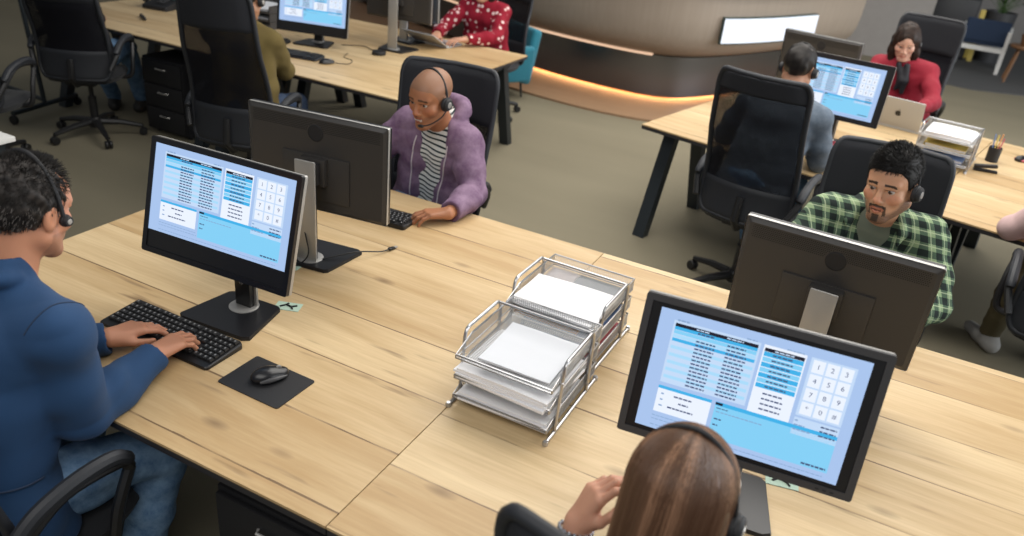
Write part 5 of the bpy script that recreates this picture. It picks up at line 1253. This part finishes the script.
# person in the olive jumper
o, th = (-3.50, 3.58, 0), R(14)
far('person in an olive jumper at the left back desk, head cut by the top edge', o, th, ((-3.66, 3.80, 1.22), R(0), R(12), 0), (.50, .26, .16), 'olive', (.012, .009, .007), dict(hip=(-3.54, 3.62, .58), chest=(-3.62, 3.70, .95), neck=(-3.645, 3.745, 1.085), shl=(-3.83, 3.68, 1.01), shr=(-3.47, 3.77, 1.0), ell=(-3.98, 3.98, .79), elr=(-3.50, 3.93, .79), wrl=(-4.02, 4.22, .79), wrr=(-3.80, 4.17, .79), knl=(-3.76, 4.0, .55), knr=(-3.52, 4.05, .55), anl=(-3.8, 4.1, .09), anr=(-3.55, 4.15, .09)), trousers='navy', hlabel='headset on the person in the olive jumper', gar='jumper')
# woman in red polka dots
o, th = (-3.30, 6.28, 0), R(178)
far('woman in a red polka dot blouse at the top, head out of the picture', o, th, ((-3.30, 6.12, 1.17), R(6), R(14), 0), (.52, .27, .17), 'polka', (.02, .012, .008), dict(hip=(-3.30, 6.26, .56), chest=(-3.29, 6.18, .90), neck=(-3.30, 6.15, 1.035), shl=(-3.13, 6.17, .965), shr=(-3.47, 6.17, .965), ell=(-3.05, 5.93, .80), elr=(-3.56, 5.93, .80), wrl=(-3.19, 5.68, .80), wrr=(-3.47, 5.70, .79), knl=(-3.2, 5.8, .54), knr=(-3.4, 5.8, .54), anl=(-3.2, 5.75, .09), anr=(-3.4, 5.75, .09)), fem=True, hair='long', gar='blouse')
# person in grey with the back turned
o, th = (-.60, 4.34, 0), R(-9)
far('person in a grey top half hidden by the turned chair, dark hair showing', o, th, ((-.53, 4.70, 1.245), R(0), R(10), 0), (.46, .24, .15), 'greyshirt', (.010, .008, .007), dict(hip=(-.58, 4.38, .62), chest=(-.54, 4.55, .98), neck=(-.53, 4.61, 1.115), shl=(-.72, 4.60, 1.04), shr=(-.345, 4.53, 1.035), ell=(-.85, 4.70, .80), elr=(-.285, 4.57, .80), wrl=(-.62, 4.92, .79), wrr=(-.35, 4.84, .79), knl=(-.62, 4.82, .58), knr=(-.40, 4.78, .58), anl=(-.6, 4.9, .09), anr=(-.38, 4.88, .09)), trousers='denim', hlabel='headset on the dark haired person in grey')
# woman in crimson
o, th = (.10, 7.08, 0), R(176)
rt, j, hc, m = far('woman with long dark hair in a crimson top behind the silver laptop', o, th, ((-.065, 6.90, 1.165), R(8), R(24), R(3)), (.62, .36, .26), 'red', (.016, .008, .005), dict(hip=(.06, 7.06, .56), chest=(.0, 7.0, .90), neck=(-.03, 6.96, 1.03), shl=(.155, 6.97, .955), shr=(-.20, 6.97, .96), ell=(.24, 6.70, .80), elr=(-.30, 6.72, .80), wrl=(.16, 6.42, .80), wrr=(-.12, 6.42, .80), knl=(.16, 6.6, .54), knr=(-.04, 6.6, .54), anl=(.16, 6.55, .09), anr=(-.04, 6.55, .09)), fem=True, hair='long', fine=.0035, hlabel='headset on the woman in the crimson top')
sv = Vol(); nk = V3(j['neck']); ch = V3(j['chest']); sv.limb([nk+V3((-.03, .10, -.03)), ch+V3((-.015, .145, -.01)), ch+V3((-.02, .145, -.10))], [.022, .030, .016], .02); sv.limb([nk+V3((.03, .10, -.03)), ch+V3((.01, .145, -.01)), ch+V3((.03, .145, -.08))], [.020, .028, .014], .02); V, F = sv.mesh(.006); np_obj('neck_bow', V, F, 'scarf', rt)
# person cut off by the right edge
o, th = (1.00, 3.98, 0), R(-6)
far('person cut off by the right edge, pale pink sleeve on the desk', o, th, ((1.08, 4.24, 1.25), R(0), R(10), 0), (.52, .28, .18), 'pink', (.03, .02, .012), dict(hip=(1.0, 3.98, .58), chest=(1.05, 4.12, .96), neck=(1.06, 4.17, 1.09), shl=(.84, 4.10, 1.01), shr=(1.25, 4.15, 1.01), ell=(.655, 4.22, .80), elr=(1.35, 4.25, .80), wrl=(.86, 4.45, .80), wrr=(1.25, 4.5, .80), knl=(.80, 4.38, .55), knr=(1.12, 4.42, .55), anl=(.80, 4.55, .09), anr=(1.15, 4.6, .09)), trousers='khaki')
for c_ in bpy.data.objects:
    if c_.name.startswith('shoe') and c_.parent and 'pink sleeve' in c_.parent.get('label', ''): c_.data.materials.clear(); c_.data.materials.append(M['shoe'])
# person in jeans, hidden by a chair back
o, th = (-5.20, 3.79, 0), R(30)
def lw(x, y, z): c, q = math.cos(th), math.sin(th); return (o[0]+x*c-y*q, o[1]+x*q+y*c, z)
far('person in blue jeans at the far left, hidden behind the chair back', o, th, (lw(-.08, .10, 1.30), R(10), R(10), 0), (.5, .27, .17), 'scarf', (.02, .014, .01), {k: lw(*p) for k, p in dict(hip=(0, -.02, .60), chest=(-.07, .0, .97), neck=(-.08, .04, 1.10), shl=(-.24, .03, 1.02), shr=(.03, .03, 1.02), ell=(-.30, .22, .80), elr=(.03, .17, .82), wrl=(-.16, .40, .80), wrr=(-.08, .36, .80), knl=(-.12, .40, .58), knr=(.13, .40, .58), anl=(-.12, .66, .09), anr=(.10, .66, .09)).items()}, trousers='denim', gar='jumper')

# ------------------------------------------------------------------ light
w = bpy.data.worlds.new('World'); SC.world = w; w.use_nodes = True; nt = w.node_tree; bg = nt.nodes['Background']
bg.inputs['Color'].default_value = (.86, .93, 1, 1); bg.inputs['Strength'].default_value = .16
def area(name, loc, rot, sx, sy, e, c=(1, 1, 1)):
    l = bpy.data.lights.new(name, 'AREA'); l.shape = 'RECTANGLE'; l.size = sx; l.size_y = sy; l.energy = e; l.color = c
    ob = bpy.data.objects.new(name, l); COL.objects.link(ob); ob.location = loc; ob.rotation_euler = rot; return ob
area('window_light', (6.8, 6.5, 2.6), (0, R(75), 0), 3.2, 9, 430, (.93, .97, 1))
area('overhead_light', (-.6, 4.2, 3.8), (R(-8), 0, 0), 4.5, 3.0, 165, (1, .96, .90))
area('overhead_light', (-1.0, 8.2, 3.6), (0, 0, 0), 4.5, 2.5, 150, (1, .95, .88))  # extra light added to brighten the counter, no fixture behind it
area('overhead_light', (-.8, -.6, 3.6), (R(25), 0, 0), 4, 2.0, 60, (1, .97, .93))

# ------------------------------------------------------------------ camera
cam = bpy.data.cameras.new('camera'); co = bpy.data.objects.new('camera', cam); COL.objects.link(co); SC.camera = co
yaw, pit, rol = R(24.38), R(27.2), R(6.04)
fw = Vector((-math.sin(yaw)*math.cos(pit), math.cos(yaw)*math.cos(pit), -math.sin(pit))); rt_ = Vector((math.cos(yaw), math.sin(yaw), 0)); up = rt_.cross(fw)
r2 = rt_*math.cos(rol)+up*math.sin(rol); u2 = -rt_*math.sin(rol)+up*math.cos(rol)
mt = Matrix((r2, u2, -fw)).transposed().to_4x4(); mt.translation = (0, 0, 2.14); co.matrix_world = mt
cam.sensor_width = 36; cam.lens = 800*36/1024; cam.clip_start = .05; cam.clip_end = 100
cam.dof.use_dof = True; cam.dof.focus_distance = 2.55; cam.dof.aperture_fstop = 2.5
# things of one kind carry one group
GR = dict(office_chair='office chairs around the bench desks', monitor='computer monitors on the desks', keyboard='keyboards on the desks', mouse='computer mice on the desks', headset='headsets worn by the people', letter_tray='wire letter trays', paper_stack='papers in the wire letter trays', folder='folders in the wire letter trays', cable='loose cables on the desks', label_card='mint cards at the monitor stands', bench_desk='oak bench desks', drawer_pedestal='black drawer pedestals', laptop='laptops on the back desks', potted_plant='potted plants at the back')
for ob in COL.objects:
    if ob.parent is None and 'label' in ob and 'group' not in ob:
        g = GR.get(ob.name.split('.')[0])
        if g: ob['group'] = g
SC.view_settings.view_transform = 'Standard'; SC.view_settings.look = 'None'; SC.view_settings.gamma = 1; SC.view_settings.use_curve_mapping = False; SC.view_settings.exposure = .3
